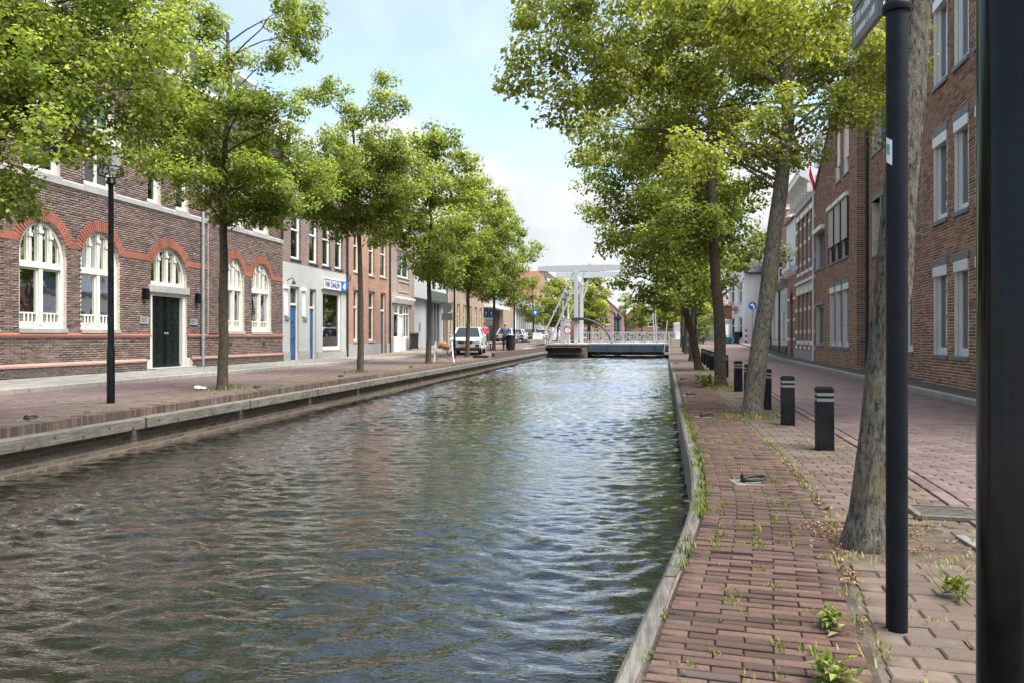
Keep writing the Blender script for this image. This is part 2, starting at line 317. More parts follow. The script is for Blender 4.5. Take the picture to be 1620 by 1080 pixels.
class MB:
    def __init__(s): s.v = []; s.f = []; s.t = []; s.mi = []; s.cur = 0
    def add(s, vs, fs, tint=None):
        b = len(s.v); s.v += [tuple(p) for p in vs]; s.f += [tuple(i + b for i in q) for q in fs]; s.mi += [s.cur] * len(fs)
        s.t += [random.random() if tint is None else tint] * len(vs); return s
    def box(s, x0, x1, y0, y1, z0, z1):
        if x0 > x1: x0, x1 = x1, x0
        if y0 > y1: y0, y1 = y1, y0
        if z0 > z1: z0, z1 = z1, z0
        return s.add([(x0, y0, z0), (x1, y0, z0), (x1, y1, z0), (x0, y1, z0), (x0, y0, z1), (x1, y0, z1), (x1, y1, z1), (x0, y1, z1)],
                     [(0, 3, 2, 1), (4, 5, 6, 7), (0, 1, 5, 4), (1, 2, 6, 5), (2, 3, 7, 6), (3, 0, 4, 7)])
    def bar(s, a, b, w, h=None):
        """A square bar from a to b."""
        a = Vector(a); b = Vector(b); d = (b - a).normalized(); h = h or w
        up = Vector((0, 0, 1)) if abs(d.z) < .95 else Vector((0, 1, 0))
        x = d.cross(up).normalized() * w / 2; y = x.cross(d).normalized() * h / 2
        p = [a - x - y, a + x - y, a + x + y, a - x + y, b - x - y, b + x - y, b + x + y, b - x + y]
        return s.add(p, [(0, 3, 2, 1), (4, 5, 6, 7), (0, 1, 5, 4), (1, 2, 6, 5), (2, 3, 7, 6), (3, 0, 4, 7)])
    def prism(s, poly, ax, a, b):
        """Extrude a 2-D outline. ax 'y': outline in (x,z) from y=a to b; 'x': outline in (y,z); 'z': outline in (x,y)."""
        n = len(poly)
        if ax == 'y': P = lambda q, d: (q[0], d, q[1])
        elif ax == 'x': P = lambda q, d: (d, q[0], q[1])
        else: P = lambda q, d: (q[0], q[1], d)
        vs = [P(q, a) for q in poly] + [P(q, b) for q in poly]
        fs = [tuple(range(n))[::-1], tuple(range(n, 2 * n))] + [(i, (i + 1) % n, n + (i + 1) % n, n + i) for i in range(n)]
        return s.add(vs, fs)
    def tube(s, pts, rad, n=8, cap=True, wob=0., rnd=random):
        pts = [Vector(p) for p in pts]
        if not hasattr(rad, '__len__'): rad = [rad] * len(pts)
        vs = []; fs = []; px = None
        for i, p in enumerate(pts):
            d = (pts[min(i + 1, len(pts) - 1)] - pts[max(i - 1, 0)])
            d = d.normalized() if d.length > 1e-9 else Vector((0, 0, 1))
            if px is None: px = d.orthogonal().normalized()
            px = (px - d * px.dot(d)); px = px.normalized() if px.length > 1e-6 else d.orthogonal().normalized()
            py = d.cross(px)
            for k in range(n):
                a = 2 * math.pi * k / n; r = rad[i] * (1 + wob * (rnd.random() - .5))
                vs.append(p + px * (math.cos(a) * r) + py * (math.sin(a) * r))
        for i in range(len(pts) - 1):
            for k in range(n): fs.append((i * n + k, i * n + (k + 1) % n, (i + 1) * n + (k + 1) % n, (i + 1) * n + k))
        if cap: fs += [tuple(range(n))[::-1], tuple((len(pts) - 1) * n + k for k in range(n))]
        return s.add(vs, fs)
    def lathe(s, prof, cx=0, cy=0, n=16, cap=True):
        vs = []; fs = []
        for r, z in prof:
            for k in range(n): a = 2 * math.pi * k / n; vs.append((cx + math.cos(a) * r, cy + math.sin(a) * r, z))
        for i in range(len(prof) - 1):
            for k in range(n): fs.append((i * n + k, i * n + (k + 1) % n, (i + 1) * n + (k + 1) % n, (i + 1) * n + k))
        if cap: fs += [tuple(range(n))[::-1], tuple((len(prof) - 1) * n + k for k in range(n))]
        return s.add(vs, fs)
    def ring(s, c, r, tr, ax='y', n=24, m=6):
        pts = []
        for k in range(n + 1):
            a = 2 * math.pi * k / n; u, w = math.cos(a) * r, math.sin(a) * r
            pts.append((c[0] + u, c[1], c[2] + w) if ax == 'y' else ((c[0], c[1] + u, c[2] + w) if ax == 'x' else (c[0] + u, c[1] + w, c[2])))
        return s.tube(pts, tr, m, False)
    def disc(s, c, r, d, ax='y', n=24):
        poly = [(math.cos(2 * math.pi * k / n) * r, math.sin(2 * math.pi * k / n) * r) for k in range(n)]
        if ax == 'y': return s.prism([(c[0] + a, c[2] + b) for a, b in poly], 'y', c[1], c[1] + d)
        if ax == 'x': return s.prism([(c[1] + a, c[2] + b) for a, b in poly], 'x', c[0], c[0] + d)
        return s.prism([(c[0] + a, c[1] + b) for a, b in poly], 'z', c[2], c[2] + d)
    def sphere(s, c, r, n=10, sz=1.):
        vs = []; fs = []; m = n // 2 + 1
        for i in range(m + 1):
            t = math.pi * i / m
            for k in range(n): a = 2 * math.pi * k / n; vs.append((c[0] + r * math.sin(t) * math.cos(a), c[1] + r * math.sin(t) * math.sin(a), c[2] + r * sz * math.cos(t)))
        for i in range(m):
            for k in range(n): fs.append((i * n + k, (i + 1) * n + k, (i + 1) * n + (k + 1) % n, i * n + (k + 1) % n))
        return s.add(vs, fs)
    def mesh(s, name, mats, smooth=False):
        me = bpy.data.meshes.new(name); me.from_pydata(s.v, [], s.f)
        for m in (mats if isinstance(mats, (list, tuple)) else [mats]): me.materials.append(M(m) if isinstance(m, str) else m)
        if any(s.mi): me.polygons.foreach_set('material_index', s.mi)
        at = me.attributes.new('tint', 'FLOAT', 'POINT'); at.data.foreach_set('value', s.t)
        if smooth: me.polygons.foreach_set('use_smooth', [True] * len(s.f))
        me.update(); return me
    def build(s, name, mats, parent=None, smooth=False, bevel=0., seg=2, kind=None):
        o = bpy.data.objects.new(name, s.mesh(name, mats, smooth)); link(o, parent)
        if bevel:
            b = o.modifiers.new('bevel', 'BEVEL'); b.width = bevel; b.segments = seg; b.limit_method = 'ANGLE'; b.angle_limit = R(40)
        if smooth:
            try:
                o.data.set_sharp_from_angle(angle=R(40))
            except Exception: pass
        if kind: o['kind'] = kind
        return o
def box(name, mat, parent, x0, x1, y0, y1, z0, z1, bevel=0., kind=None):
    return MB().box(x0, x1, y0, y1, z0, z1).build(name, mat, parent, bevel=bevel, kind=kind)
def copy_tree(o, parent=None):
    c = o.copy(); C.objects.link(c); c.parent = parent
    for ch in list(o.children): copy_tree(ch, c)
    return c
def np_mesh(name, verts, faces, tint, mat, parent=None, k=4, smooth=False, kind=None):
    """verts (n,3), faces (m,k), tint (n,) -> one object, quickly."""
    me = bpy.data.meshes.new(name); n = len(verts); m = len(faces)
    me.vertices.add(n); me.vertices.foreach_set('co', np.asarray(verts, np.float32).ravel())
    me.loops.add(m * k); me.loops.foreach_set('vertex_index', np.asarray(faces, np.int32).ravel())
    me.polygons.add(m); me.polygons.foreach_set('loop_start', np.arange(m, dtype=np.int32) * k)
    try: me.polygons.foreach_set('loop_total', np.full(m, k, np.int32))
    except Exception: pass
    if tint is not None:
        at = me.attributes.new('tint', 'FLOAT', 'POINT'); at.data.foreach_set('value', np.asarray(tint, np.float32))
    if smooth: me.polygons.foreach_set('use_smooth', np.ones(m, bool))
    me.materials.append(M(mat)); me.update(calc_edges=True); me.validate()
    o = bpy.data.objects.new(name, me); link(o, parent)
    if kind: o['kind'] = kind
    return o
def text_mesh(name, txt, size, mat, parent, loc, rot, extrude=.006, align='CENTER', sx=1.):
    cu = bpy.data.curves.new(name, 'FONT'); cu.body = txt; cu.size = size; cu.extrude = extrude; cu.align_x = align; cu.align_y = 'CENTER'; cu.resolution_u = 3
    cu.offset = .0
    tmp = bpy.data.objects.new('tmp', cu); C.objects.link(tmp)
    dg = bpy.context.evaluated_depsgraph_get(); me = bpy.data.meshes.new_from_object(tmp.evaluated_get(dg)); bpy.data.objects.remove(tmp)
    me.materials.clear(); me.materials.append(M(mat))
    o = bpy.data.objects.new(name, me); link(o, parent); o.location = loc; o.rotation_euler = rot; o.scale = (sx, 1, 1); return o

# ------------------------------------------------------------------ levels of the ground
def zr(Y):                                   # both streets climb a little to the bridge
    t = min(1, max(0, (Y - 36) / 28)); return .5 * t * t * (3 - 2 * t)
EDGE = [(-3.0, -16), (-1.55, -6), (-.62, -1), (-.32, 1), (-.07, 2.37), (.04, 3.0), (.133, 3.57), (.31, 4.44), (.426, 5.35), (.506, 6.7), (.574, 8.4), (.73, 12.3), (1.07, 19.6), (1.55, 31.3), (2.2, 46), (2.75, 58), (3.1, 65)]
def edge_x(Y):
    for (x0, y0), (x1, y1) in zip(EDGE, EDGE[1:]):
        if Y <= y1: return x0 + (x1 - x0) * (Y - y0) / (y1 - y0)
    return 3.1
def edge_s(Y): return sum(edge_x(Y + d) for d in (-.8, -.4, 0, .4, .8)) / 5    # smoothed
def kerb_x(Y): return 5.9 + .068 * (Y - 20)
def facade_x(Y): return 6.75 + .0734 * (Y - 20)
def road_x(Y): return edge_s(Y) + 1.62 + .012 * Y
LQ = -7.45                                    # left quay line
WZ = -.60                                     # water level

def strip(name, fa, fb, ys, zf, mat, parent=None, kind=None):
    v = []; f = []
    for i, y in enumerate(ys):
        v += [(fa(y), y, zf(y)), (fb(y), y, zf(y))]
        if i: b = 2 * i; f.append((b - 2, b - 1, b + 1, b))
    m = MB(); m.add(v, f); return m.build(name, mat, parent, kind=kind)
def frange(a, b, d):
    r = []; x = a
    while x < b: r.append(x); x += d
    return r + [b]
YS = frange(-16, 36, 1.0) + frange(36.5, 66, 1.0) + [80, 110, 160, 260, 600]

# ------------------------------------------------------------------ pavers and bricks in bulk
def pavers(rows, mat, parent, singles, near=(0, 0), name='brick', th=.05, bev=.004, rest='brick_field'):
    """rows: (cx, cy, cz_top, half_x, half_y, angle). The nearest `singles` become objects of their own, the rest one part."""
    rows = sorted(rows, key=lambda q: (q[0] - near[0]) ** 2 + (q[1] - near[1]) ** 2)
    rnd = random.Random(len(rows))
    hx = rows[0][3]; 
    single = [q for q in rows if abs(q[3] - .1) < .008 or singles < 0][:abs(singles)]
    ids = set(map(id, single)); restrows = [q for q in rows if id(q) not in ids]
    def local(hx, hy):
        b = bev
        return [(-hx, -hy, -th), (hx, -hy, -th), (hx, hy, -th), (-hx, hy, -th), (-hx, -hy, -b), (hx, -hy, -b), (hx, hy, -b), (-hx, hy, -b),
                (-hx + b, -hy + b, 0), (hx - b, -hy + b, 0), (hx - b, hy - b, 0), (-hx + b, hy - b, 0)]
    F = [(8, 9, 10, 11), (4, 5, 9, 8), (5, 6, 10, 9), (6, 7, 11, 10), (7, 4, 8, 11), (0, 1, 5, 4), (1, 2, 6, 5), (2, 3, 7, 6), (3, 0, 4, 7)]
    cache = {}
    for q in single:
        key = (round(q[3], 3), round(q[4], 3))
        if key not in cache:
            m = MB(); m.add(local(*key), F, 0.0); cache[key] = m.mesh(name, mat)
        o = bpy.data.objects.new(name, cache[key]); link(o, parent)
        o.location = (q[0], q[1], q[2]); o.rotation_euler = (rnd.gauss(0, .006), rnd.gauss(0, .006), q[5])
    if restrows:
        V = np.zeros((len(restrows), 12, 3)); T = np.zeros((len(restrows), 12))
        for i, q in enumerate(restrows):
            p = np.array(local(q[3], q[4])); c_, s_ = math.cos(q[5]), math.sin(q[5])
            tx, ty = rnd.gauss(0, .006), rnd.gauss(0, .006)
            z = p[:, 2] + p[:, 0] * tx + p[:, 1] * ty
            V[i, :, 0] = q[0] + p[:, 0] * c_ - p[:, 1] * s_; V[i, :, 1] = q[1] + p[:, 0] * s_ + p[:, 1] * c_; V[i, :, 2] = q[2] + z
            T[i] = rnd.random()
        Fa = (np.array(F)[None] + 12 * np.arange(len(restrows))[:, None, None]).reshape(-1, 4)
        np_mesh(rest, V.reshape(-1, 3), Fa, T.ravel(), mat, parent, kind='stuff')

# ================================================================== THE SETTING
# ground under everything, reaching the horizon on both sides of the canal
m = MB(); far = -.08
m.add([(-900, -60, far), (LQ - .02, -60, far), (LQ - .02, 64, far), (-900, 64, far)], [(0, 1, 2, 3)])
m.add([(-900, 64, far + .3), (-4.2, 64, far + .3), (-4.2, 1500, far + .3), (-900, 1500, far + .3)], [(0, 1, 2, 3)])
vr = [(edge_s(y) + .1, y, far) for y in YS[:-5]] ; nb = len(vr)
vr += [(900, 64, far), (900, -60, far), (edge_s(-16), -60, far)]
m.add(vr, [tuple(range(nb + 3))[::-1]])
m.add([(3.15, 64, far + .3), (900, 64, far + .3), (900, 1500, far + .3), (3.15, 1500, far + .3)], [(0, 1, 2, 3)])
m.build('ground', 'joint_sand', kind='structure')

# ---- water
def wave_z(X, Y):
    z = np.zeros_like(X); r = np.random.RandomState(4)
    for lam, amp, n in ((1.8, .0055, 5), (.72, .0050, 9), (.34, .0068, 18), (.18, .0056, 24)):
        for _ in range(n):
            a = r.normal(math.pi / 2 + .12, .55); k = 2 * math.pi / (lam * r.uniform(.75, 1.3)); ph = r.uniform(0, 7)
            q = np.sin(k * (X * math.cos(a) + Y * math.sin(a)) + ph + 1.6 * np.sin(.45 * X + .31 * Y + ph) )
            z += amp / math.sqrt(n) * (q + .35 * (q * q - .5))
    gust = .82 + .42 * np.sin(.7 * X + .33 * Y) * np.sin(.27 * Y - .4 * X + 1.1) + .16 * np.sin(1.3 * X - .9 * Y + 2)
    return z * gust
def water_grid(x0, x1, y0, y1, dx, dy):
    xs = np.arange(x0, x1 + dx * .5, dx); ys = np.arange(y0, y1 + dy * .5, dy)
    X, Y = np.meshgrid(xs, ys); Z = WZ + wave_z(X, Y); nx, ny = len(xs), len(ys)
    i = np.arange(nx * ny).reshape(ny, nx)
    F = np.stack([i[:-1, :-1], i[:-1, 1:], i[1:, 1:], i[1:, :-1]], -1).reshape(-1, 4)
    return np.stack([X, Y, Z], -1).reshape(-1, 3), F
mm, t, p, o_ = nodes_of('canal_water'); pos = tpos(t)
p.inputs['Base Color'].default_value = (.0125, .0135, .0095, 1); p.inputs['Roughness'].default_value = .015; p.inputs['IOR'].default_value = 1.333; p.inputs['Specular IOR Level'].default_value = .62
mp = t.nodes.new('ShaderNodeMapping'); mp.inputs['Scale'].default_value = (.55, 1.5, 1); mp.inputs['Rotation'].default_value = (0, 0, .12); t.links.new(pos, mp.inputs[0])
h1 = tnoise(t, mp.outputs[0], 9.5, 3, .6); h2 = tnoise(t, mp.outputs[0], 22, 2, .5)
bmp = tbump(t, p, tmath(t, 'ADD', h1, tmath(t, 'MULTIPLY', h2, .35)), .55, .022)
p.inputs['Specular IOR Level'].default_value = 0.
gl_ = t.nodes.new('ShaderNodeBsdfGlossy'); gl_.inputs['Roughness'].default_value = .02; gl_.inputs[0].default_value = (1, 1, 1, 1); t.links.new(bmp.outputs[0], gl_.inputs['Normal'])
fr_ = t.nodes.new('ShaderNodeFresnel'); fr_.inputs[0].default_value = 1.34; t.links.new(bmp.outputs[0], fr_.inputs['Normal'])
mx_ = t.nodes.new('ShaderNodeMixShader'); t.links.new(tmath(t, 'MINIMUM', tmath(t, 'ADD', tmath(t, 'MULTIPLY', fr_.outputs[0], 1.9), .02), .97), mx_.inputs[0])
t.links.new(p.outputs[0], mx_.inputs[1]); t.links.new(gl_.outputs[0], mx_.inputs[2]); t.links.new(mx_.outputs[0], o_.inputs[0])
V = []; Fs = []; off = 0
for g_ in (water_grid(-7.7, 1.2, -1, 14, .042, .031), water_grid(-7.7, 1.8, 14, 30, .07, .06), water_grid(-7.7, 3.6, 30, 76, .13, .10), water_grid(-4.6, 3.6, 76.0, 200, .4, .5)):
    V.append(g_[0]); Fs.append(g_[1] + off); off += len(g_[0])
np_mesh('water', np.concatenate(V), np.concatenate(Fs), None, 'canal_water', smooth=True, kind='structure')

# ---- left street: verge, road, pavement
SH = -.013
strip('verge_left', lambda y: -9.4, lambda y: LQ - .2, [y for y in YS if y <= 66], lambda y: zr(y) + SH, 'paving_verge', kind='structure')
strip('road_left', lambda y: -11.85, lambda y: -9.4, YS, lambda y: zr(y) + SH, 'paving_far', kind='structure')
pl = MB()
for y0, y1 in zip(YS, YS[1:]):
    pl.add([(-30, y0, zr(y0) + .088), (-11.98, y0, zr(y0) + .088), (-11.98, y1, zr(y1) + .088), (-30, y1, zr(y1) + .088)], [(0, 1, 2, 3)])
pav_l = pl.build('pavement_left', 'paving_side', kind='structure')
kl = MB().build('kerb_left', 'kerb_stone', kind='structure')
cache = {}
for i, y in enumerate(frange(-2, 64, 1.0)[:-1]):
    m = MB().box(-.065, .065, .006, .994, -.10, .102); 
    if 'k' not in cache: cache['k'] = m.mesh('kerb_stone', 'kerb_stone')
    o = bpy.data.objects.new('kerb_stone', cache['k']); link(o, kl); o.location = (-11.915, y, zr(y + .5)); b = o.modifiers.new('b', 'BEVEL'); b.width = .012; b.segments = 2
road_l = bpy.data.objects['road_left']; verge_l = bpy.data.objects['verge_left']
rnd = random.Random(3)
def rows_rect(x0f, x1f, y0, y1, L_, W_, ang=0., gap=.006, keep=None, jit=.0015, zf=lambda y: 0.):
    R_ = []; y = y0; k = 0
    while y < y1:
        yc = y + W_ / 2; xa, xb = x0f(yc), x1f(yc); x = xa - (L_ / 2 if k % 2 else 0) 
        while x < xb:
            a, b = max(x, xa), min(x + L_, xb)
            if b - a > .05:
                cx = (a + b) / 2; yy = yc + math.tan(ang) * (cx - (xa + xb) / 2)
                if keep is None or keep(cx, yy): R_.append((cx, yy + rnd.gauss(0, jit), zf(yy) + rnd.gauss(0, .0017), (b - a - gap) / 2, (W_ - gap) / 2, ang + rnd.gauss(0, .006)))
            x += L_
        y += W_; k += 1
    return R_
pavers(rows_rect(lambda y: -11.84, lambda y: -9.42, 9.5, 27, .211, .085, .0), 'road_brick', road_l, 300, near=(-10.6, 13.2), th=.02)
pavers(rows_rect(lambda y: -9.38, lambda y: LQ - .22, 5.5, 24, .211, .07), 'verge_brick', verge_l, 300, near=(-8.2, 9.2), th=.02)
tiles = [(q[0], q[1], q[2] + .1, q[3], q[4], q[5]) for q in rows_rect(lambda y: -14.58, lambda y: -11.99, 11, 34, .30, .30)]
pavers(tiles, 'pavement_tile', pav_l, -300, near=(-13.2, 15), name='tile', rest='tile_field', th=.03)

# ---- left quay: soldier-course kerb, timber beams with bolts, brick wall down to the water
ql = MB()
ql.box(LQ - .30, LQ - .015, -16, 64.8, -1.3, -.155)
quay_l = ql.build('canal_wall_left', 'quay_wall_brick', kind='structure')
rs = []; y = 4.5
while y < 40: rs.append((LQ - .1, y, rnd.gauss(.012, .004), .1025, .0245, rnd.gauss(0, .01))); y += .055
pavers(rs, 'kerb_brick', quay_l, 300, near=(-6.5, 8.5), th=.16, rest='kerb_course')
box('kerb_top', 'kerb_brick', quay_l, LQ - .2, LQ, 40, 64.8, -.155, .012 + .25)
box('kerb_top', 'kerb_brick', quay_l, LQ - .2, LQ, -16, 4.46, -.155, .012)
for k in range(-6, 18):
    y0 = 10.17 + 3.1 * k
    b = MB().box(LQ - .01, LQ + .19, y0 + .03, y0 + 3.07, -.275, -.112).build('timber_beam', 'timber', quay_l, bevel=.012)
    if k > 8: continue
    for j in range(6):
        yy = y0 + .3 + j * .5
        bo = MB()
        for dz in ((-.165, -.225)[j % 2],):
            bo.disc((LQ + .185, yy, dz), .022, .015, 'x', 8)
        bo.build('bolt', 'rust', b)
wl = MB()
wl.box(LQ - .012, LQ + .02, -16, 64.8, -1.3, -.50)
wl.build('wall_footing', 'quay_wall_brick', quay_l)

# ---- right quay: brick strip, timber edging, verge with tree pits, road, kerb, pavement
PITS = [(.95, 1.86, 3.9, 4.78), (1.27, 2.12, 10.45, 11.45), (1.52, 2.3, 16.5, 17.5)]
def not_pit(x, y): return not any(a < x < b and c < y < d for a, b, c, d in PITS)
NY = [y for y in YS if y <= 66]
NYF = sorted(set(NY + frange(0, 9, .25)))
qs = strip('quay_strip', lambda y: edge_s(y) + .08, lambda y: edge_s(y) + .86, NYF, lambda y: zr(y) - (.03 if y < 23.5 else .012), 'paving_verge', kind='structure')
strip('joint_bed', lambda y: edge_s(y) + .08, lambda y: edge_s(y) + .84, [y for y in NYF if y <= 23], lambda y: zr(y) - .024, 'joint_dark', qs)
rs = []; y = .9; k = 0
while y < 23:
    mth = (edge_s(y + .2) - edge_s(y - .2)) / .4; ang = math.atan2(-mth, 1) * .6
    u0, u1 = .105, .795 + .01 * math.sin(y * 3)
    u = u0 - (.099 if k % 2 else 0)
    while u < u1 - .03:
        a, b = max(u, u0), min(u + .198, u1)
        if b - a > .05:
            uc = (a + b) / 2
            rs.append((edge_s(y) + uc, y - (uc - .45) * math.tan(-ang), zr(y) + rnd.gauss(0, .0025), (b - a - .004) / 2, .0212 + rnd.gauss(0, .0009), ang + rnd.gauss(0, .006)))
        u += .198
    y += .0540; k += 1
pavers(rs, 'quay_brick', qs, 300, near=(.2, .8), th=.045, bev=.004)

vg = strip('verge_right', lambda y: edge_s(y) + .86, lambda y: road_x(y) + .12, NYF, lambda y: zr(y) - (.03 if y < 21 else .013), 'paving_verge', kind='structure')
strip('joint_bed', lambda y: edge_s(y) + .80, lambda y: road_x(y) + .12, [y for y in NYF if y <= 20], lambda y: zr(y) - .025, 'joint_sand', vg)
pavers(rows_rect(lambda y: edge_s(y) + .87, lambda y: road_x(y) - .02, 1.0, 20, .206, .098, -.07, gap=.009, keep=not_pit, jit=.004, zf=lambda y: -.016), 'verge_brick', vg, 300, near=(1.0, 2.4), th=.03, bev=.006)
rd = strip('road_right', lambda y: road_x(y) + .12, lambda y: kerb_x(y), NYF + [80, 110, 160], lambda y: zr(y) + SH, 'paving_far', kind='structure')
strip('joint_bed', lambda y: road_x(y) + .1, lambda y: kerb_x(y), [y for y in NYF if y <= 14], lambda y: zr(y) + SH + .003, 'joint_sand', rd)
rr = rows_rect(lambda y: road_x(y) + .10, lambda y: kerb_x(y) - .01, 2.2, 14, .211, .09, -.06, jit=.002)
y = 2.0
while y < 20:                                  # the gutter course runs lengthwise
    rr.append((road_x(y) + .035, y, -.004, .1025, .05, math.pi / 2 - .06)); y += .213
pavers(rr, 'road_brick', rd, 300, near=(2.2, 4.8), th=.02, bev=.005)
pv = MB()
for y0, y1 in zip(NY, NY[1:] ):
    a, b = zr(y0) + .085, zr(y1) + .085
    pv.add([(kerb_x(y0) + .12, y0, a), (30, y0, a), (30, y1, b), (kerb_x(y1) + .12, y1, b)], [(0, 1, 2, 3)])
pav_r = pv.build('pavement_right', 'paving_verge', kind='structure')
kr = MB().build('kerb_right', 'kerb_stone', kind='structure')
for y in frange(0, 64, 1.0)[:-1]:
    o = bpy.data.objects.new('kerb_stone', cache['k']); link(o, kr); o.location = (kerb_x(y) + .065, y, zr(y + .5) - .008); o.rotation_euler = (0, 0, -math.atan(.068)); b = o.modifiers.new('b', 'BEVEL'); b.width = .015; b.segments = 2
# canal wall and timber edging of the right bank
wr = MB()
for y0, y1 in zip(NYF, NYF[1:]):
    if y1 > 65: continue
    a, b = edge_s(y0), edge_s(y1); za, zb = zr(y0), zr(y1)
    wr.add([(a + .03, y0, -1.3), (b + .03, y1, -1.3), (b + .03, y1, zb - .02), (a + .03, y0, za - .02), (a + .3, y0, za - .05), (b + .3, y1, zb - .05)], [(1, 0, 3, 2), (3, 4, 5, 2)])
quay_r = wr.build('canal_wall_right', 'quay_wall_brick', kind='structure')
ye = [-2, -.1, 1.75, 3.52, 5.3, 7.1, 9.0, 11, 13, 15.2, 17.6, 20, 23, 26, 30, 34, 38, 43, 48, 54, 60, 64.5]
for y0, y1 in zip(ye, ye[1:]):
    m = MB(); seg = frange(y0 + .01, y1 - .01, .2 if y1 < 12 else 2.0); vs = []; fs = []
    for i, y in enumerate(seg):
        x = edge_s(y); z = zr(y); w = .075 + .008 * math.sin(y * 5)
        vs += [(x, y, z - .34), (x, y, z - .03), (x + .018, y, z - .014), (x + w, y, z - .012), (x + w, y, z - .3)]
        if i:
            b = 5 * i
            fs += [(b - 5 + j, b - 5 + (j + 1) % 5, b + (j + 1) % 5, b + j)[::-1] for j in range(5)]
    fs += [(0, 1, 2, 3, 4)[::-1], tuple(5 * (len(seg) - 1) + j for j in range(5))]
    m.add(vs, fs); m.build('edge_beam', 'timber', quay_r)
# tree pits: bare soil and a kerb
for a, b, c, d in PITS:
    m = MB(); n = 14
    vs = [(a + (b - a) * i / n, c + (d - c) * j / n, -.030 + .018 * math.sin(3.1 * i / n) * math.sin(3.1 * j / n) + rnd.gauss(0, .003)) for j in range(n + 1) for i in range(n + 1)]
    m.add(vs, [(j * (n + 1) + i, j * (n + 1) + i + 1, (j + 1) * (n + 1) + i + 1, (j + 1) * (n + 1) + i) for j in range(n) for i in range(n)])
    m.build('soil', 'soil', vg, smooth=True)
    MB().box(a - .02, a + .04, c + .2, d - .12, -.06, -.004).build('pit_kerb', 'pit_stone', vg, bevel=.008)
    MB().box(b - .08, b - .02, c - .02, d - .3, -.06, -.002).build('pit_kerb', 'pit_stone', vg, bevel=.008)
    MB().box(a + .06, b - .11, d - .05, d + .03, -.06, -.008).build('pit_kerb', 'verge_brick', vg, bevel=.006)

# ================================================================== BUILDINGS
# building-local frame: x to the right along the front, y into the building, z up; the front stands on y = 0
def span(op, z):
    """Opening's x-range at height z, or None."""
    if z < op['z0'] or z > op['z1']: return None
    if 'spring' in op and z > op['spring']:
        b = op['z1'] - op['spring']; a = (op['x1'] - op['x0']) / 2; c = (op['x0'] + op['x1']) / 2
        k = math.sqrt(max(0, 1 - ((z - op['spring']) / b) ** 2)); return (c - a * k, c + a * k)
    return (op['x0'], op['x1'])
def solid(x0, x1, za, zb, ops):
    cut = []
    for o in ops:
        if zb <= o['z0'] + 1e-4 or za >= o['z1'] - 1e-4: continue
        sp = [q for q in (span(o, max(za, o['z0'])), span(o, min(zb, o['z1'])), span(o, min(max((za + zb) / 2, o['z0']), o['z1']))) if q]
        cut.append((min(q[0] for q in sp), max(q[1] for q in sp)))
    cut.sort(); res = []; x = x0
    for a, b in cut:
        if a > x: res.append((x, min(a, x1)))
        x = max(x, b)
    if x < x1: res.append((x, x1))
    return [q for q in res if q[1] - q[0] > 1e-3]
def op(x0, x1, z0, z1, spring=None):
    d = dict(x0=x0, x1=x1, z0=z0, z1=z1)
    if spring: d['spring'] = spring
    return d
def wall(root, x0, x1, z0, z1, ops, mat, depth=.30, y=0., name='wall', top=None):
    """A wall with real openings and reveals. top: optional function x -> z for a gable."""
    zs = {z0, z1}
    for o in ops:
        zs |= {max(z0, min(z1, o['z0'])), max(z0, min(z1, o['z1']))}
        if 'spring' in o:
            n = 9
            for i in range(n + 1): zs.add(o['spring'] + (o['z1'] - o['spring']) * math.sin(math.pi / 2 * i / n))
    zs = sorted(zs); m = MB()
    for za, zb in zip(zs, zs[1:]):
        if zb - za < 1e-3: continue
        for a, b in solid(x0, x1, za, zb, ops): m.box(a, b, y, y + depth, za, zb)
    return m.build(name, mat, root)
def bricks(root, x0, x1, z0, z1, ops, mat, singles=300, see=None, y=0., bl=.208, bh=.0475, jl=.0125, course=.0625, proud=.009, inside=None):
    """Courses of single bricks in front of the mortar; the ones seen largest are parts of their own."""
    rnd = random.Random(int(x0 * 10 + z0 * 7 + 5)); R_ = []; z = z0 + .006; k = 0
    while z + bh < z1:
        for a, b in solid(x0, x1, z, z + bh, ops):
            if b - a < .04: continue
            x = math.floor(a / (bl + jl)) * (bl + jl) - ((bl + jl) / 2 if k % 2 else 0)
            while x < b:
                p, q = max(x, a + .004), min(x + bl, b - .004)
                if q - p > .03 and (inside is None or inside((p + q) / 2, z + bh / 2)): R_.append((p, q, z))
                x += bl + jl
        z += course; k += 1
    full = [i for i, q in enumerate(R_) if abs(q[1] - q[0] - bl) < 1e-4]
    if see: full.sort(key=lambda i: see(R_[i][0], R_[i][2]))
    pick = full[:singles]; ps = set(pick)
    if pick:
        me = MB().box(0, bl, -proud, 0.02, 0, bh).mesh('brick', mat)
        for i in pick:
            o = bpy.data.objects.new('brick', me); link(o, root); o.location = (R_[i][0], y + rnd.gauss(0, .0018), R_[i][2])
    rest = [q for i, q in enumerate(R_) if i not in ps]
    n = len(rest)
    if n:
        V = np.zeros((n, 8, 3)); T = np.zeros((n, 8))
        for i, (p, q, z) in enumerate(rest):
            yf = y - proud + rnd.gauss(0, .0018); yb = y + .02
            V[i] = [(p, yf, z), (q, yf, z), (q, yf, z + bh), (p, yf, z + bh), (p, yb, z), (q, yb, z), (q, yb, z + bh), (p, yb, z + bh)]
            T[i] = rnd.random()
        F = np.array([(0, 1, 2, 3), (4, 0, 3, 7), (1, 5, 6, 2), (3, 2, 6, 7), (4, 5, 1, 0)])
        np_mesh('brickwork', V.reshape(-1, 3), (F[None] + 8 * np.arange(n)[:, None, None]).reshape(-1, 4), T.ravel(), mat, root, kind='stuff')

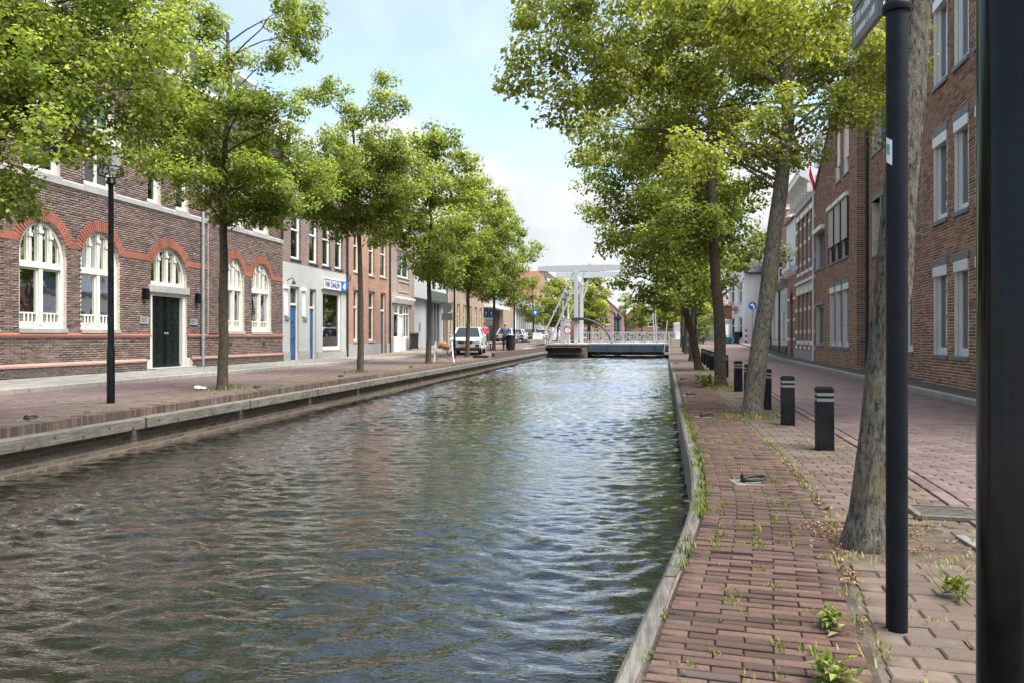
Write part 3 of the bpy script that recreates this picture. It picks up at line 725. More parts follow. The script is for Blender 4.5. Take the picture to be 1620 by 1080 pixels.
def frame_rect(m, x0, x1, z0, z1, w, y0, y1):
    m.box(x0, x0 + w, y0, y1, z0, z1); m.box(x1 - w, x1, y0, y1, z0, z1); m.box(x0 + w, x1 - w, y0, y1, z0, z0 + w); m.box(x0 + w, x1 - w, y0, y1, z1 - w, z1)
def window(root, x0, x1, z0, z1, fmat='cream_paint', cols=1, rows=(), rec=.10, fw=.07, sill='stone', curtain=None, glass='glass', y=0., sash=.045, sill_h=.07, back=True):
    """Window > pane, sill, curtain. rows: heights (0..1) of transoms."""
    m = MB(); ya, yb = y + rec, y + rec + .09
    frame_rect(m, x0, x1, z0, z1, fw, ya, yb)
    xs = [x0 + fw + (x1 - x0 - 2 * fw) * i / cols for i in range(cols + 1)]
    zs = [z0 + fw] + [z0 + (z1 - z0) * r for r in rows] + [z1 - fw]
    for x in xs[1:-1]: m.box(x - sash / 2, x + sash / 2, ya + .005, yb - .01, z0 + fw, z1 - fw)
    for z in zs[1:-1]: m.box(x0 + fw, x1 - fw, ya - .012, yb - .005, z - sash * .6, z + sash * .6)
    # sashes one step back
    for a, b in zip(xs, xs[1:]):
        for c, d in zip(zs, zs[1:]): frame_rect(m, a + .004, b - .004, c + .004, d - .004, sash, ya + .03, yb + .005)
    w = m.build('window', fmat, root)
    me = None
    for a, b in zip(xs, xs[1:]):
        for c, d in zip(zs, zs[1:]): MB().box(a + sash, b - sash, yb - .035, yb - .025, c + sash, d - sash).build('pane', glass, w)
    if sill: MB().box(x0 - .04, x1 + .04, y - .05, y + rec, z0 - sill_h, z0 + .004).build('sill', sill, w, bevel=.006)
    if back:
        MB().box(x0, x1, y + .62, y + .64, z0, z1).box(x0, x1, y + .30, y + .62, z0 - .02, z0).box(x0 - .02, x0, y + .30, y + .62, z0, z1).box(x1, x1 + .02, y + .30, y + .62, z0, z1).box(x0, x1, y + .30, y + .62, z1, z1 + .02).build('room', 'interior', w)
    if curtain == 'sides':
        m = MB(); ww = (x1 - x0) * .22
        for a, b in ((x0 + .04, x0 + .04 + ww), (x1 - .04 - ww, x1 - .04)):
            n = 10; m.prism([(a + (b - a) * i / n, y + .36 + .025 * (i % 2)) for i in range(n + 1)] + [(b, y + .39 + .02), (a, y + .41)], 'z', z0 + .02, z1 - .05)
        m.build('curtain', 'curtain', w)
    elif curtain == 'blind':
        MB().box(x0 + .03, x1 - .03, y + .33, y + .335, z0 + (z1 - z0) * .02, z1 - .03).build('blind', 'curtain', w)
    elif curtain == 'half':
        MB().box(x0 + .03, x1 - .03, y + .33, y + .335, z0 + (z1 - z0) * .5, z1 - .03).build('blind', 'curtain', w)
    return w
def panel_door(root, x0, x1, z0, z1, mat, leaves=1, rec=.12, y=0., panels=((.06, .42), (.5, .94)), fmat='cream_paint', fan=None, glass_top=False, cols=1, fw=.08):
    """Door > panel, handle; fan: height of the light above it."""
    zt = z1 if not fan else fan
    m = MB(); ya = y + rec
    m.box(x0, x0 + fw, ya - .03, ya + .08, z0, zt); m.box(x1 - fw, x1, ya - .03, ya + .08, z0, zt); m.box(x0 + fw, x1 - fw, ya - .03, ya + .08, zt - fw, zt)
    if fan: m.box(x0 + fw, x1 - fw, ya - .04, ya + .08, z1, z1 + .1)
    d = m.build('door', fmat, root)
    if fan: MB().box(x0 + fw, x1 - fw, ya + .03, ya + .04, z1 + .1, zt - fw).build('pane', 'glass', d); MB().box(x0, x1, ya + .5, ya + .52, z1, zt).build('room', 'interior', d)
    X0, X1 = x0 + fw + .004, x1 - fw - .004; zt = z1 - (.004 if fan else fw + .004); n = leaves
    for i in range(n):
        a = X0 + (X1 - X0) * i / n + .003; b = X0 + (X1 - X0) * (i + 1) / n - .003
        m = MB().box(a, b, ya + .02, ya + .06, z0 + .01, zt)
        for p0, p1 in panels:
            for c in range(cols):
                pa = a + .05 + (b - a - .1) * c / cols; pb = a + .05 + (b - a - .1) * (c + 1) / cols
                zz0, zz1 = z0 + (zt - z0) * p0, z0 + (zt - z0) * p1
                frame_rect(m, pa + .01, pb - .01, zz0, zz1, .025, ya + .0, ya + .03)
                m.box(pa + .065, pb - .065, ya + .006, ya + .03, zz0 + .055, zz1 - .055)
        m.build('door_leaf', mat, d)
    hx = X0 + (X1 - X0) / n - .06 if n > 1 else X1 - .09
    m = MB(); m.box(hx - .02, hx + .02, ya - .02, ya + .02, z0 + 1.0, z0 + 1.16); m.tube([(hx, ya - .02, z0 + 1.1), (hx, ya - .06, z0 + 1.1), (hx - .1, ya - .06, z0 + 1.1)], .011, 6)
    m.build('handle', 'steel_grey', d)
    return d
def gutter_pipe(root, x, z0, z1, r=.045, mat='zinc', y=-.07):
    m = MB(); m.tube([(x, y, z0), (x, y, z1)], r, 10); p = m.build('drainpipe', mat, root, smooth=True)
    for z in (z0 + .9, (z0 + z1) / 2, z1 - .5): MB().lathe([(r + .012, z), (r + .012, z + .05)], x, y, 10).build('bracket', mat, p)
    return p
def body(root, x0, x1, z1, depth, mat, y0=.66, z0=-.05):
    """Side and back walls and the flat under the roof, behind the front."""
    m = MB(); m.box(x0, x0 + .25, .302, depth, z0, z1); m.box(x1 - .25, x1, .302, depth, z0, z1); m.box(x0 + .25, x1 - .25, depth - .25, depth, z0, z1); m.box(x0 + .25, x1 - .25, .66, depth - .25, z1 - .2, z1 - .01)
    return m.build('side_wall', mat, root)
def roof_long(root, x0, x1, z, depth, h, mat, over=.3, name='roof'):
    m = MB(); m.prism([(-over, z), (depth / 2, z + h), (depth + over, z), (depth + over, z - .08), (depth / 2, z + h - .1), (-over, z - .08)], 'x', x0, x1)
    return m.build(name, mat, root)

# ------------------------------------------------------------------ left bank: the old brick school
LX = -14.6
def lroot(name, Y, label, cat='house'): return empty(name, (LX, Y, 0), R(90), label, cat)
A = lroot('school_building', 10.0, 'long dark brown brick building with red brick arches over white windows', 'building')
aw = [(4.35 - 3.15, 5.85 - 3.15), (5.70, 7.22), (7.74, 9.24), (14.92, 16.2), (16.75, 18.33)]
AO = [op(a, b, 1.3, 4.02, 3.05) for a, b in aw]
DO = op(10.64, 12.5, .10, 3.93, 2.95); AO.append(DO)
uw = [(1.2, 2.4), (5.84, 7.0), (7.85, 9.01), (10.49, 11.12), (11.91, 12.6), (14.95, 16.1), (16.85, 18.1)]
AU = [op(a, b, 5.22, 7.9) for a, b in uw]
H_A = 9.0
wall(A, 0, 19.33, 0, H_A, AO + AU, 'mortar_school')
see = lambda x, z: (x - 5.3) ** 2 + (z - 1.4) ** 2 * 1.4 if x > 5.15 else 99
bx = [(13.35 - .0, 0)]
bricks(A, 3.6, 19.33, 1.18, 5.03, AO, 'school_brick', 170, see)
bricks(A, 3.6, 19.33, 5.2, H_A - .1, AU, 'school_brick', 0)
bricks(A, 3.6, 10.62, .44, 1.08, AO, 'school_brick', 80, see)
bricks(A, 12.52, 19.33, .44, 1.08, AO, 'school_brick', 0)
bricks(A, 3.6, 10.4, .10, .36, [], 'plinth_brick', 50, see, y=-.055)
bricks(A, 12.75, 19.33, .10, .36, [], 'plinth_brick', 0, None, y=-.055)
for a, b in ((0, 10.42), (12.73, 19.33)):
    box('plinth', 'mortar_school', A, a, b, -.05, .0, 0, .36)
    m = MB(); m.prism([(-.085, .36), (-.085, .40), (-.012, .455), (0, .455), (0, .36)], 'x', a, b); m.build('plinth_band', 'pink_brick', A)
    m = MB(); m.prism([(0, 1.09), (-.055, 1.10), (-.055, 1.15), (-.01, 1.19), (0, 1.19)], 'x', a if a < 1 else 12.52, b if a > 1 else 10.62); m.build('sill_band', 'red_brick', A)
m = MB(); m.prism([(0, 5.03), (-.05, 5.03), (-.05, 5.15), (-.02, 5.19), (0, 5.19)], 'x', 0, 19.33); m.build('string_course', 'stone', A)
def voussoirs(root, cx, a, b, zs, th, n, mat, y0=-.022, y1=.03, name='arch_brick', lo=0.):
    for i in range(n):
        t0 = math.pi * (lo + (1 - 2 * lo) * i / n) + .012; t1 = math.pi * (lo + (1 - 2 * lo) * (i + 1) / n) - .012
        poly = [(cx + (a) * math.cos(t), zs + (b) * math.sin(t)) for t in (t0, t1)] + [(cx + (a + th) * math.cos(t), zs + (b + th) * math.sin(t)) for t in (t1, t0)]
        m = MB(); m.prism(poly[::-1], 'y', y0, y1); m.build(name, mat, root)
for o in AO:
    cx, ha = (o['x0'] + o['x1']) / 2, (o['x1'] - o['x0']) / 2
    voussoirs(A, cx, ha + .02, o['z1'] - o['spring'] + .02, o['spring'], .27, 26, 'red_brick', lo=.13)
# red band between the arches
xs = sorted((o['x0'], o['x1']) for o in AO)
for a, b in zip([0] + [q[1] for q in xs], [q[0] for q in xs] + [19.33]):
    if b - a > .05: box('brick_band', 'red_brick', A, a + (.03 if a else 0), b - .03, -.018, .0, 3.42, 3.62)
def arched_window(root, o, fan_only=None):
    x0, x1, z0, z1, zs = o['x0'], o['x1'], (fan_only or o['z0']), o['z1'], o['spring']; cx, a, b = (x0 + x1) / 2, (x1 - x0) / 2, z1 - zs
    m = MB(); fw = .10; ya, yb = .09, .19; n = 18
    for i in range(n):                          # curved head
        t0, t1 = math.pi * i / n, math.pi * (i + 1) / n
        poly = [(cx + a * math.cos(t0), zs + b * math.sin(t0)), (cx + a * math.cos(t1), zs + b * math.sin(t1)), (cx + (a - fw) * math.cos(t1), zs + (b - fw) * math.sin(t1)), (cx + (a - fw) * math.cos(t0), zs + (b - fw) * math.sin(t0))]
        m.prism(poly, 'y', ya, yb)
    m.box(x0, x0 + fw, ya, yb, z0, zs); m.box(x1 - fw, x1, ya, yb, z0, zs); m.box(x0 + fw, x1 - fw, ya, yb, z0, z0 + .09)
    hh = lambda x: zs + (b - fw) * math.sqrt(max(0, 1 - ((x - cx) / (a - fw)) ** 2))
    panes = []
    zt = 2.88 if not fan_only else z0 + .09
    if not fan_only:
        m.box(x0 + fw, x1 - fw, ya - .03, yb, zt - .06, zt + .06)
        m.box(cx - .06, cx + .06, ya - .015, yb, z0 + .09, zt - .06)
        for s_ in ((x0 + fw, cx - .06), (cx + .06, x1 - fw)):
            frame_rect(m, s_[0], s_[1], z0 + .09, zt - .06, .05, ya + .03, yb)
            panes.append([(s_[0] + .05, z0 + .14), (s_[1] - .05, z0 + .14), (s_[1] - .05, zt - .11), (s_[0] + .05, zt - .11)])
            r0, r1 = s_[0] + .05, s_[1] - .05                                   # little balustrade at the foot
            m.box(r0, r1, ya + .02, ya + .05, z0 + .37, z0 + .41); m.box(r0, r1, ya + .02, ya + .05, z0 + .14, z0 + .17)
            for k in range(1, 4): m.box(r0 + (r1 - r0) * k / 4 - .018, r0 + (r1 - r0) * k / 4 + .018, ya + .02, ya + .05, z0 + .17, z0 + .37)
        zt += .06
    nl = 4; q = [x0 + fw + (x1 - x0 - 2 * fw) * i / nl for i in range(nl + 1)]
    for i in range(1, nl):
        w = .055 if i == 2 else .04
        m.box(q[i] - w, q[i] + w, ya - .01, yb, zt, hh(q[i]) + .03)
        m.box(q[i] - w - .015, q[i] + w + .015, ya - .04, yb - .02, hh(q[i]) - .22, hh(q[i]) - .14)
    for i in range(nl):
        pa, pb = q[i] + .04, q[i + 1] - .04
        m.box(pa - .0, pa + .035, ya + .03, yb - .01, zt, max(zt + .05, min(hh(pa), hh(pa + .035)) + .02)); m.box(pb - .035, pb, ya + .03, yb - .01, zt, max(zt + .05, min(hh(pb - .035), hh(pb)) + .02)); m.box(pa + .035, pb - .035, ya + .03, yb - .01, zt, zt + .04)
        top = [(pa + (pb - pa) * k / 5, hh(pa + (pb - pa) * k / 5) + .01) for k in range(6)]
        panes.append([(pa, zt + .02), (pb, zt + .02)] + top[::-1])
    w = m.build('window', 'cream_paint', root)
    for pz in panes: MB().prism(pz, 'y', yb - .04, yb - .03).build('pane', 'glass', w)
    MB().box(x0 - .02, x1 + .02, -.05, .09, z0 - .11, z0 + .003).build('sill', 'stone', w, bevel=.008) if not fan_only else None
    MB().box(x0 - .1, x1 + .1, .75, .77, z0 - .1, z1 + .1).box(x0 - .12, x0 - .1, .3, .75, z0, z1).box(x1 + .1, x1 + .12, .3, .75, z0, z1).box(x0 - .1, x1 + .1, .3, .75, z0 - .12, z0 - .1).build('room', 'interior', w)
    return w
for o in AO[:-1]:
    w = arched_window(A, o)
    x0, x1 = o['x0'], o['x1']
    m = MB()
    for a, b in ((x0 + .1, x0 + .3), (x1 - .32, x1 - .1)):
        n = 8; m.prism([(a + (b - a) * i / n, .40 + .03 * (i % 2)) for i in range(n + 1)] + [(b, .46), (a, .46)], 'z', 1.32, 3.6)
    m.build('curtain', 'curtain', w)
    m = MB()
    for k in range(3):                               # plants on the sill
        px = x0 + .35 + (x1 - x0 - .7) * k / 2; m.lathe([(.05, 1.42), (.07, 1.56)], px, .30, 8)
        for j in range(9):
            a = j * .7; m.bar((px, .30, 1.55), (px + .1 * math.cos(a), .30 + .05 * math.sin(a), 1.7 + .04 * (j % 3)), .03, .008)
    m.build('pot_plant', ['interior', 'weed_leaf'][1], w)
# entrance
arched_window(A, DO, fan_only=2.70)
box('lintel', 'stone', A, 10.52, 12.62, -.05, .12, 2.48, 2.70, bevel=.01)
MB().box(10.64, 10.80, .05, .2, .1, 2.48).box(12.36, 12.50, .05, .2, .1, 2.48).box(10.8, 12.36, .05, .2, 2.38, 2.48).build('door_frame', 'cream_paint', A)
d = empty('door'); d.parent = A
for k in range(2):
    a = 10.81 + k * .775; b = a + .765; m = MB().box(a, b, .16, .22, .16, 2.37)
    for (p0, p1) in ((.26, .50), (.56, 1.02), (1.08, 1.54), (1.60, 1.94), (2.0, 2.3)):
        for c in (0, 1):
            pa, pb = a + .07 + c * .325, a + .07 + .30 + c * .325
            frame_rect(m, pa, pb, p0, p1, .035, .14, .165); m.box(pa + .07, pb - .07, .145, .165, p0 + .07, p1 - .07)
    m.box(a, b, .135, .16, .16, .24)
    m.build('door_leaf', 'black_paint', d, bevel=.004)
MB().box(11.565, 11.595, .11, .16, .16, 2.37).build('astragal', 'black_paint', d)
m = MB(); m.sphere((11.52, .11, 1.2), .035, 8); m.sphere((11.64, .11, 1.2), .035, 8); m.build('handle', 'steel_grey', d, smooth=True)
box('doorstep', 'stone', A, 10.5, 12.64, -.28, .12, .0, .155, bevel=.01)
for x in (10.31, 13.04):
    l = MB().box(x - .09, x + .09, -.15, -.02, 2.22, 2.55).build('wall_lamp', 'black_steel', A, bevel=.01); MB().box(x - .06, x + .06, -.13, -.04, 2.205, 2.222).build('lens', 'lamp_glass', l)
for x in (10.32, 12.88):
    q = MB().box(x - .2, x + .2, -.03, -.008, 1.49, 1.70).build('name_plate', 'zinc', A)
    m = MB()
    for r_ in range(3):
        for j in range(7 - r_): m.box(x - .15 + j * .043, x - .122 + j * .043, -.033, -.03, 1.64 - r_ * .045, 1.655 - r_ * .045)
    m.build('lettering', 'black_paint', q)
gutter_pipe(A, 13.34, .12, H_A, .055)
gutter_pipe(A, 19.2, 5.2, H_A, .04, 'dark_metal')
MB().box(13.72, 14.32, -.05, -.0, 1.2, H_A).build('pilaster', 'mortar_school', A)
bricks(A, 13.72, 14.32, 1.2, H_A - .1, [], 'school_brick', 0, None, y=-.05)
for i, (a, b) in enumerate(uw):
    wide = b - a > .9
    window(A, a, b, 5.22, 7.9, 'cream_paint', 2 if wide else 1, (.62,), sill='stone', curtain='sides' if i % 2 else 'half', fw=.09)
m = MB(); m.prism([(.3, 9.0), (-.42, 9.25), (-.46, 9.25), (-.46, 9.42), (-.36, 9.48), (.3, 9.48)], 'x', -.2, 19.4); m.build('cornice', 'white_paint', A)
for x in frange(.2, 19.2, .95): box('bracket', 'white_paint', A, x, x + .12, -.30, .0, 8.98, 9.16)
body(A, 0, 19.33, 9.0, 11, 'wall_brown')
roof = MB(); roof.prism([(-.05, 9.48), (1.9, 12.0), (9.3, 12.0), (11.3, 9.4), (11.3, 9.3), (-.05, 9.3)], 'x', 0.0, 19.33); rf = roof.build('roof', 'roof_slate', A)
for x in (5.6, 9.6, 13.4, 16.3):
    m = MB().box(x - .62, x + .62, .15, 1.9, 9.55, 10.95).box(x - .75, x + .75, .0, 2.0, 10.95, 11.07); m.build('dormer', 'white_paint', rf)
    MB().box(x - .5, x - .04, .135, .15, 9.75, 10.8).box(x + .04, x + .5, .135, .15, 9.75, 10.8).build('dormer_window', 'car_glass', rf)
MB().box(18.1, 19.1, .6, 1.5, 9.3, 11.0).box(18.03, 19.17, .53, 1.57, 11.0, 11.14).build('chimney', 'wall_brown', rf)
m = MB(); m.lathe([(.13, 11.14), (.11, 11.45), (.2, 11.46), (.02, 11.6)], 18.4, 1.0, 10); m.lathe([(.13, 11.14), (.11, 11.38)], 18.8, 1.0, 10); m.build('chimney_pot', 'zinc', rf)
for x in (15.2, 17.7): box('vent', 'dark_metal', A, x - .07, x + .07, -.025, -.008, .78, .9)

# ------------------------------------------------------------------ left bank: terrace beyond
B = lroot('shop_house', 29.34, 'shop with grey plaster ground floor, blue doors and brown brick above', 'house')
W_ = 7.16; bo = [op(.70, 1.56, .1, 3.3), op(2.67, 3.37, .1, 3.3), op(4.10, 6.36, .5, 3.32)]; bu = [op(.76, 1.75, 4.5, 6.6), op(2.6, 3.57, 4.5, 6.6), op(4.07, 5.04, 4.5, 6.6), op(5.59, 6.57, 4.5, 6.6)]
wall(B, .0, W_, .0, 4.3, bo, 'plaster_grey'); wall(B, .0, W_, 4.3, 8.6, bu, 'wall_brown', name='upper_wall')
panel_door(B, .70, 1.56, .12, 2.47, 'blue_paint', fan=3.3, panels=((.05, .3), (.36, .62), (.68, .94)))
panel_door(B, 2.67, 3.37, .12, 2.4, 'blue_paint', fan=3.3, panels=((.05, .3), (.36, .94)))
window(B, 4.10, 6.36, .5, 3.32, 'white_paint', 1, (), rec=.06, fw=.1, sill='stone', glass='shop_glass')
for a in bu: window(B, a['x0'], a['x1'], 4.5, 6.6, 'white_paint', 1, (.62,), sill='slate_blue', curtain='blind')
for a, b in ((.0, .66), (1.6, 2.63), (3.41, W_)): box('plinth', 'stone', B, a, b, -.04, 0, 0, .5 if a < 3 else .42)
for x in (.28, 2.0): 
    MB().box(x - .16, x + .16, -.03, .0, 2.0, 3.15).build('wall_panel', 'white_paint', B); MB().prism([(x - .2, 3.15), (x + .2, 3.15), (x + .14, 3.28), (x - .14, 3.28)], 'y', -.10, 0).build('panel_cap', 'white_paint', B)
for x in (.38, 2.15): box('letter_plate', 'steel_grey', B, x - .2, x + .2, -.045, -.031, 1.82, 1.94)
m = MB(); m.tube([(.35, -.03, 3.5), (.35, -.28, 3.62), (.38, -.32, 3.5)], .02, 6); m.lathe([(.1, 3.34), (.07, 3.44), (.03, 3.5)], .38, -.32, 8); m.build('wall_lamp', 'dark_metal', B)
body(B, 0, W_, 8.6, 10, 'wall_brown'); roof_long(B, 0, W_, 8.65, 10, 3.2, 'roof_tile'); box('gutter', 'white_paint', B, 0, W_, -.32, .02, 8.5, 8.68)
gutter_pipe(B, 7.08, .1, 8.5, .05, 'dark_metal')
SG = empty('shop_sign', (LX, 29.34, 0), R(90), 'white shop sign with blue letters above the display window', 'sign')
MB().box(3.95, 7.02, -.10, -.004, 3.38, 3.88).build('board', 'sign_white', SG)
frame = MB(); frame_rect(frame, 3.95, 7.02, 3.38, 3.88, .035, -.11, -.10); frame.build('frame', 'slate_blue', SG)
text_mesh('lettering', 'VAN DAALEN', .44, 'sign_navy', SG, (5.03, -.108, 3.63), (R(90), 0, 0), .008, sx=.66)
MB().box(6.12, 6.98, -.125, -.11, 3.40, 3.90).build('logo_field', 'sign_blue', SG)
m = MB(); m.prism([(6.3, 3.58), (6.5, 3.82), (6.62, 3.82), (6.62, 3.48), (6.5, 3.48), (6.5, 3.62), (6.36, 3.52)], 'y', -.135, -.125); m.build('logo_mark', 'sign_white', SG)
m = MB(); m.prism([(6.68, 3.44), (6.94, 3.44), (6.94, 3.56), (6.74, 3.56)], 'y', -.135, -.125); m.build('logo_mark', 'bin_dark', SG)
# goods behind the shop window
m = MB(); m.box(4.2, 6.2, .30, .55, .5, .62); m.box(4.35, 4.75, .3, .34, .62, .95); m.box(5.3, 5.9, .3, .34, .62, .88); m.build('window_display', 'white_paint', B)

Dh = lroot('orange_house', 36.5, 'orange brick terraced house with tall sash windows and a blue door', 'house')
W_ = 6.86; do_ = [op(.92, 1.66, .86, 3.6), op(3.2, 4.16, .86, 3.68), op(5.2, 6.1, .12, 3.7)]; du = [op(.92, 1.75, 4.55, 6.7), op(3.2, 4.16, 4.55, 6.7), op(5.1, 6.3, 4.62, 6.7)]
wall(Dh, 0, W_, 0, 8.4, do_ + du, 'wall_orange')
for a in do_[:2] + du: window(Dh, a['x0'], a['x1'], a['z0'], a['z1'], 'cream_paint', 1, (.66,), sill='stone', curtain='half' if a['z0'] < 2 else 'blind')
for a in do_[:2] + du: box('arch', 'wall_red', Dh, a['x0'] - .08, a['x1'] + .08, -.02, 0, a['z1'], a['z1'] + .2)
panel_door(Dh, 5.2, 6.1, .14, 2.6, 'slate_blue', fan=3.7, panels=((.05, .3), (.36, .62), (.68, .94)))
box('plinth', 'stone', Dh, 0, 5.15, -.05, 0, 0, .72); box('plinth', 'stone', Dh, 6.15, W_, -.05, 0, 0, .72)
body(Dh, 0, W_, 8.4, 10, 'wall_orange'); roof_long(Dh, 0, W_, 8.45, 10, 3.2, 'roof_tile'); box('gutter', 'white_paint', Dh, 0, W_, -.34, .02, 8.3, 8.5); gutter_pipe(Dh, 6.75, .1, 8.3, .05, 'dark_metal')
box('house_number', 'dark_metal', Dh, .35, .47, -.02, 0, 4.0, 4.35)

Eh = lroot('taupe_house', 43.38, 'narrow taupe brick house with white glazed shopfront and cornice', 'house')
W_ = 5.1; eo = [op(.75, 4.1, .12, 3.15), op(1.4, 4.0, 4.9, 6.6)]
wall(Eh, 0, W_, 0, 7.8, eo, 'wall_taupe')
window(Eh, .75, 1.9, 1.0, 3.15, 'white_paint', 1, (.72,), sill=None, curtain='half', rec=.06); window(Eh, 2.85, 4.1, 1.0, 3.15, 'white_paint', 2, (.72,), sill=None, curtain='half', rec=.06)
box('wall_panel', 'white_paint', Eh, .75, 1.9, .03, .25, .12, 1.0); box('wall_panel', 'white_paint', Eh, 2.85, 4.1, .03, .25, .12, 1.0)
panel_door(Eh, 1.9, 2.85, .14, 2.45, 'white_paint', fan=3.15, panels=((.05, .35), (.42, .94)), rec=.08)
m = MB(); m.prism([(0, 3.2), (-.12, 3.2), (-.28, 3.5), (-.28, 3.6), (0, 3.62)], 'x', .4, 4.5); m.build('cornice', 'white_paint', Eh)
m = MB(); frame_rect(m, 1.5, 3.95, 3.95, 4.65, .06, -.06, 0); m.build('panel_frame', 'beige_cladding', Eh)
window(Eh, 1.4, 4.0, 4.9, 6.6, 'cream_paint', 2, (), sill='stone', curtain='blind')
body(Eh, 0, W_, 7.8, 10, 'wall_taupe'); roof_long(Eh, 0, W_, 7.85, 10, 3, 'roof_tile'); box('gutter', 'white_paint', Eh, 0, W_, -.3, .02, 7.7, 7.9)

Fh = lroot('modern_house', 48.5, 'modern grey block with jutting upper floor and dark glazed ground floor', 'building')
W_ = 8.8; fo = [op(4.4, 8.3, .15, 3.7)]; fu = [op(1.2, 2.4, 5.0, 7.0), op(4.6, 5.6, 4.6, 7.0)]
wall(Fh, 0, W_, 0, 3.8, fo, 'grey_cladding', y=.45); wall(Fh, 0, W_, 3.8, 8.3, fu, 'grey_cladding', name='upper_wall')
box('underside', 'grey_cladding', Fh, 0, W_, .3, .8, 3.78, 3.98)
box('lintel_band', 'dark_glass_green', Fh, 4.2, W_, -.04, 0, 3.8, 4.5)
for k in range(5): box('fin', 'steel_grey', Fh, 4.4 + k * .94, 4.52 + k * .94, .40, .6, .15, 3.7)
for k in range(4): box('pane', 'car_glass', Fh, 4.52 + k * .94, 5.34 + k * .94, .62, .64, .15, 3.7)
box('dark_panel', 'dark_metal', Fh, .05, .9, .40, .45, .1, 3.7); box('letterbox', 'steel_grey', Fh, 2.6, 3.0, .42, .45, 1.5, 2.1)
for a in fu: window(Fh, a['x0'], a['x1'], a['z0'], a['z1'], 'dark_metal', 1, (), sill=None, glass='dark_glass')
body(Fh, 0, W_, 8.3, 10, 'grey_cladding')
box('roof_edge', 'zinc', Fh, -.02, W_ + .02, -.06, .32, 8.3, 8.45)

Gh = lroot('tan_house', 57.4, 'tan brick house with cream shutters behind the white car', 'house')
W_ = 14.8; go = [op(1.2 + k * 2.35, 2.25 + k * 2.35, .9, 3.9) for k in range(6)]; gu = [op(1.2 + k * 2.35, 2.25 + k * 2.35, 5.2, 7.2) for k in range(6)]
wall(Gh, 0, W_, 0, 8.6, go + gu, 'wall_tan')
for a in go + gu: window(Gh, a['x0'], a['x1'], a['z0'], a['z1'], 'beige_paint', 1, (.7,), sill='stone', curtain='blind')
body(Gh, 0, W_, 8.6, 10, 'wall_tan'); roof_long(Gh, 0, W_, 8.65, 10, 3.4, 'roof_slate'); box('gutter', 'white_paint', Gh, 0, W_, -.3, .02, 8.45, 8.67); gutter_pipe(Gh, .1, .1, 8.4, .06)

Hh = lroot('low_hall', 72.3, 'low brick hall with black slatted doors under a grey fascia', 'building')
W_ = 20; ho = [op(.6, 9.0, .3, 4.0)]
wall(Hh, 0, W_, 0, 7.4, ho, 'wall_tan')
for k in range(24): box('slat', 'dark_metal', Hh, .6 + k * .35, .86 + k * .35, .15, .25, .3, 4.0)
box('backing', 'black_paint', Hh, .6, 9.0, .28, .30, .3, 4.0)
box('fascia', 'zinc', Hh, -.05, 11, -.12, 0, 4.6, 6.4); box('canopy', 'white_paint', Hh, -.05, 11.0, -.8, 0, 4.05, 4.4)
body(Hh, 0, W_, 7.4, 12, 'wall_tan'); box('roof_edge', 'zinc', Hh, -.05, W_ + .05, -.08, .32, 7.4, 7.6)
Ih = lroot('glazed_hall', 92.5, 'long low hall with green glass bays and white fascia beyond the parked cars', 'building')
wall(Ih, 0, 30, 0, 6, [op(.5, 29.5, .5, 4.6)], 'plaster_white')
for k in range(15): box('post', 'white_paint', Ih, .5 + k * 2, .62 + k * 2, -.03, .2, .5, 4.6); box('pane', 'car_glass', Ih, .62 + k * 2, 2.5 + k * 2, .15, .17, .5, 4.6)
box('fascia', 'grey_cladding', Ih, -.1, 30.1, -.5, 0, 4.7, 5.9); body(Ih, 0, 30, 6, 12, 'plaster_white')
def gable_house(name, loc, rz, w, h, gh, dpt, mat, rmat, label, floors=2, cols=3, cat='house', wmat='cream_paint', frames=True):
    g = empty(name, loc, rz, label, cat); ops = []
    for fl in range(floors):
        z0 = .9 + fl * (h - .6) / floors; z1 = z0 + (h - .6) / floors * .62
        for c_ in range(cols): x = w * (c_ + .5) / cols; ops.append(op(x - w / cols * .26, x + w / cols * .26, z0, min(z1, h - .3)))
    wall(g, 0, w, 0, h, ops, mat)
    for a in ops: window(g, a['x0'], a['x1'], a['z0'], a['z1'], wmat, 1, (.6,), sill='stone', curtain='half', glass='glass')
    m = MB(); m.prism([(0, h), (w, h), (w / 2, h + gh)], 'y', .0, .3); m.build('gable', mat, g)
    m = MB(); m.prism([(-.25, h - .12), (w / 2, h + gh + .14), (w + .25, h - .12), (w + .25, h - .28), (w / 2, h + gh - .04), (-.25, h - .28)], 'y', -.15, dpt); m.build('roof', rmat, g)
    body(g, 0, w, h - .3, dpt, mat); return g
gable_house('far_house', (-16.5, 124, 0), R(75), 9, 8, 4.5, 10, 'wall_red', 'roof_tile', 'red brick house with tiled gable behind the bridge tower')
gable_house('spire_house', (-19, 108, 0), R(90), 8, 10.5, 6.5, 9, 'wall_tan', 'roof_slate', 'tall house with a steep grey slate roof above the left trees')
for k, (x, y) in enumerate([(-5.8, 150), (-4.6, 168), (3.0, 190), (11, 205)]):
    gable_house('canal_house', (x - 5, y, 0), R(28 - 14 * k), 8, 6, 3.6, 9, ['wall_red', 'wall_orange', 'wall_red', 'wall_tan'][k], 'roof_tile',
                ['red brick house seen under the bridge beam, nearest the tower', 'orange brick house in the distance between the far trees', 'distant red brick house at the end of the canal', 'distant tan house right of the canal end'][k])

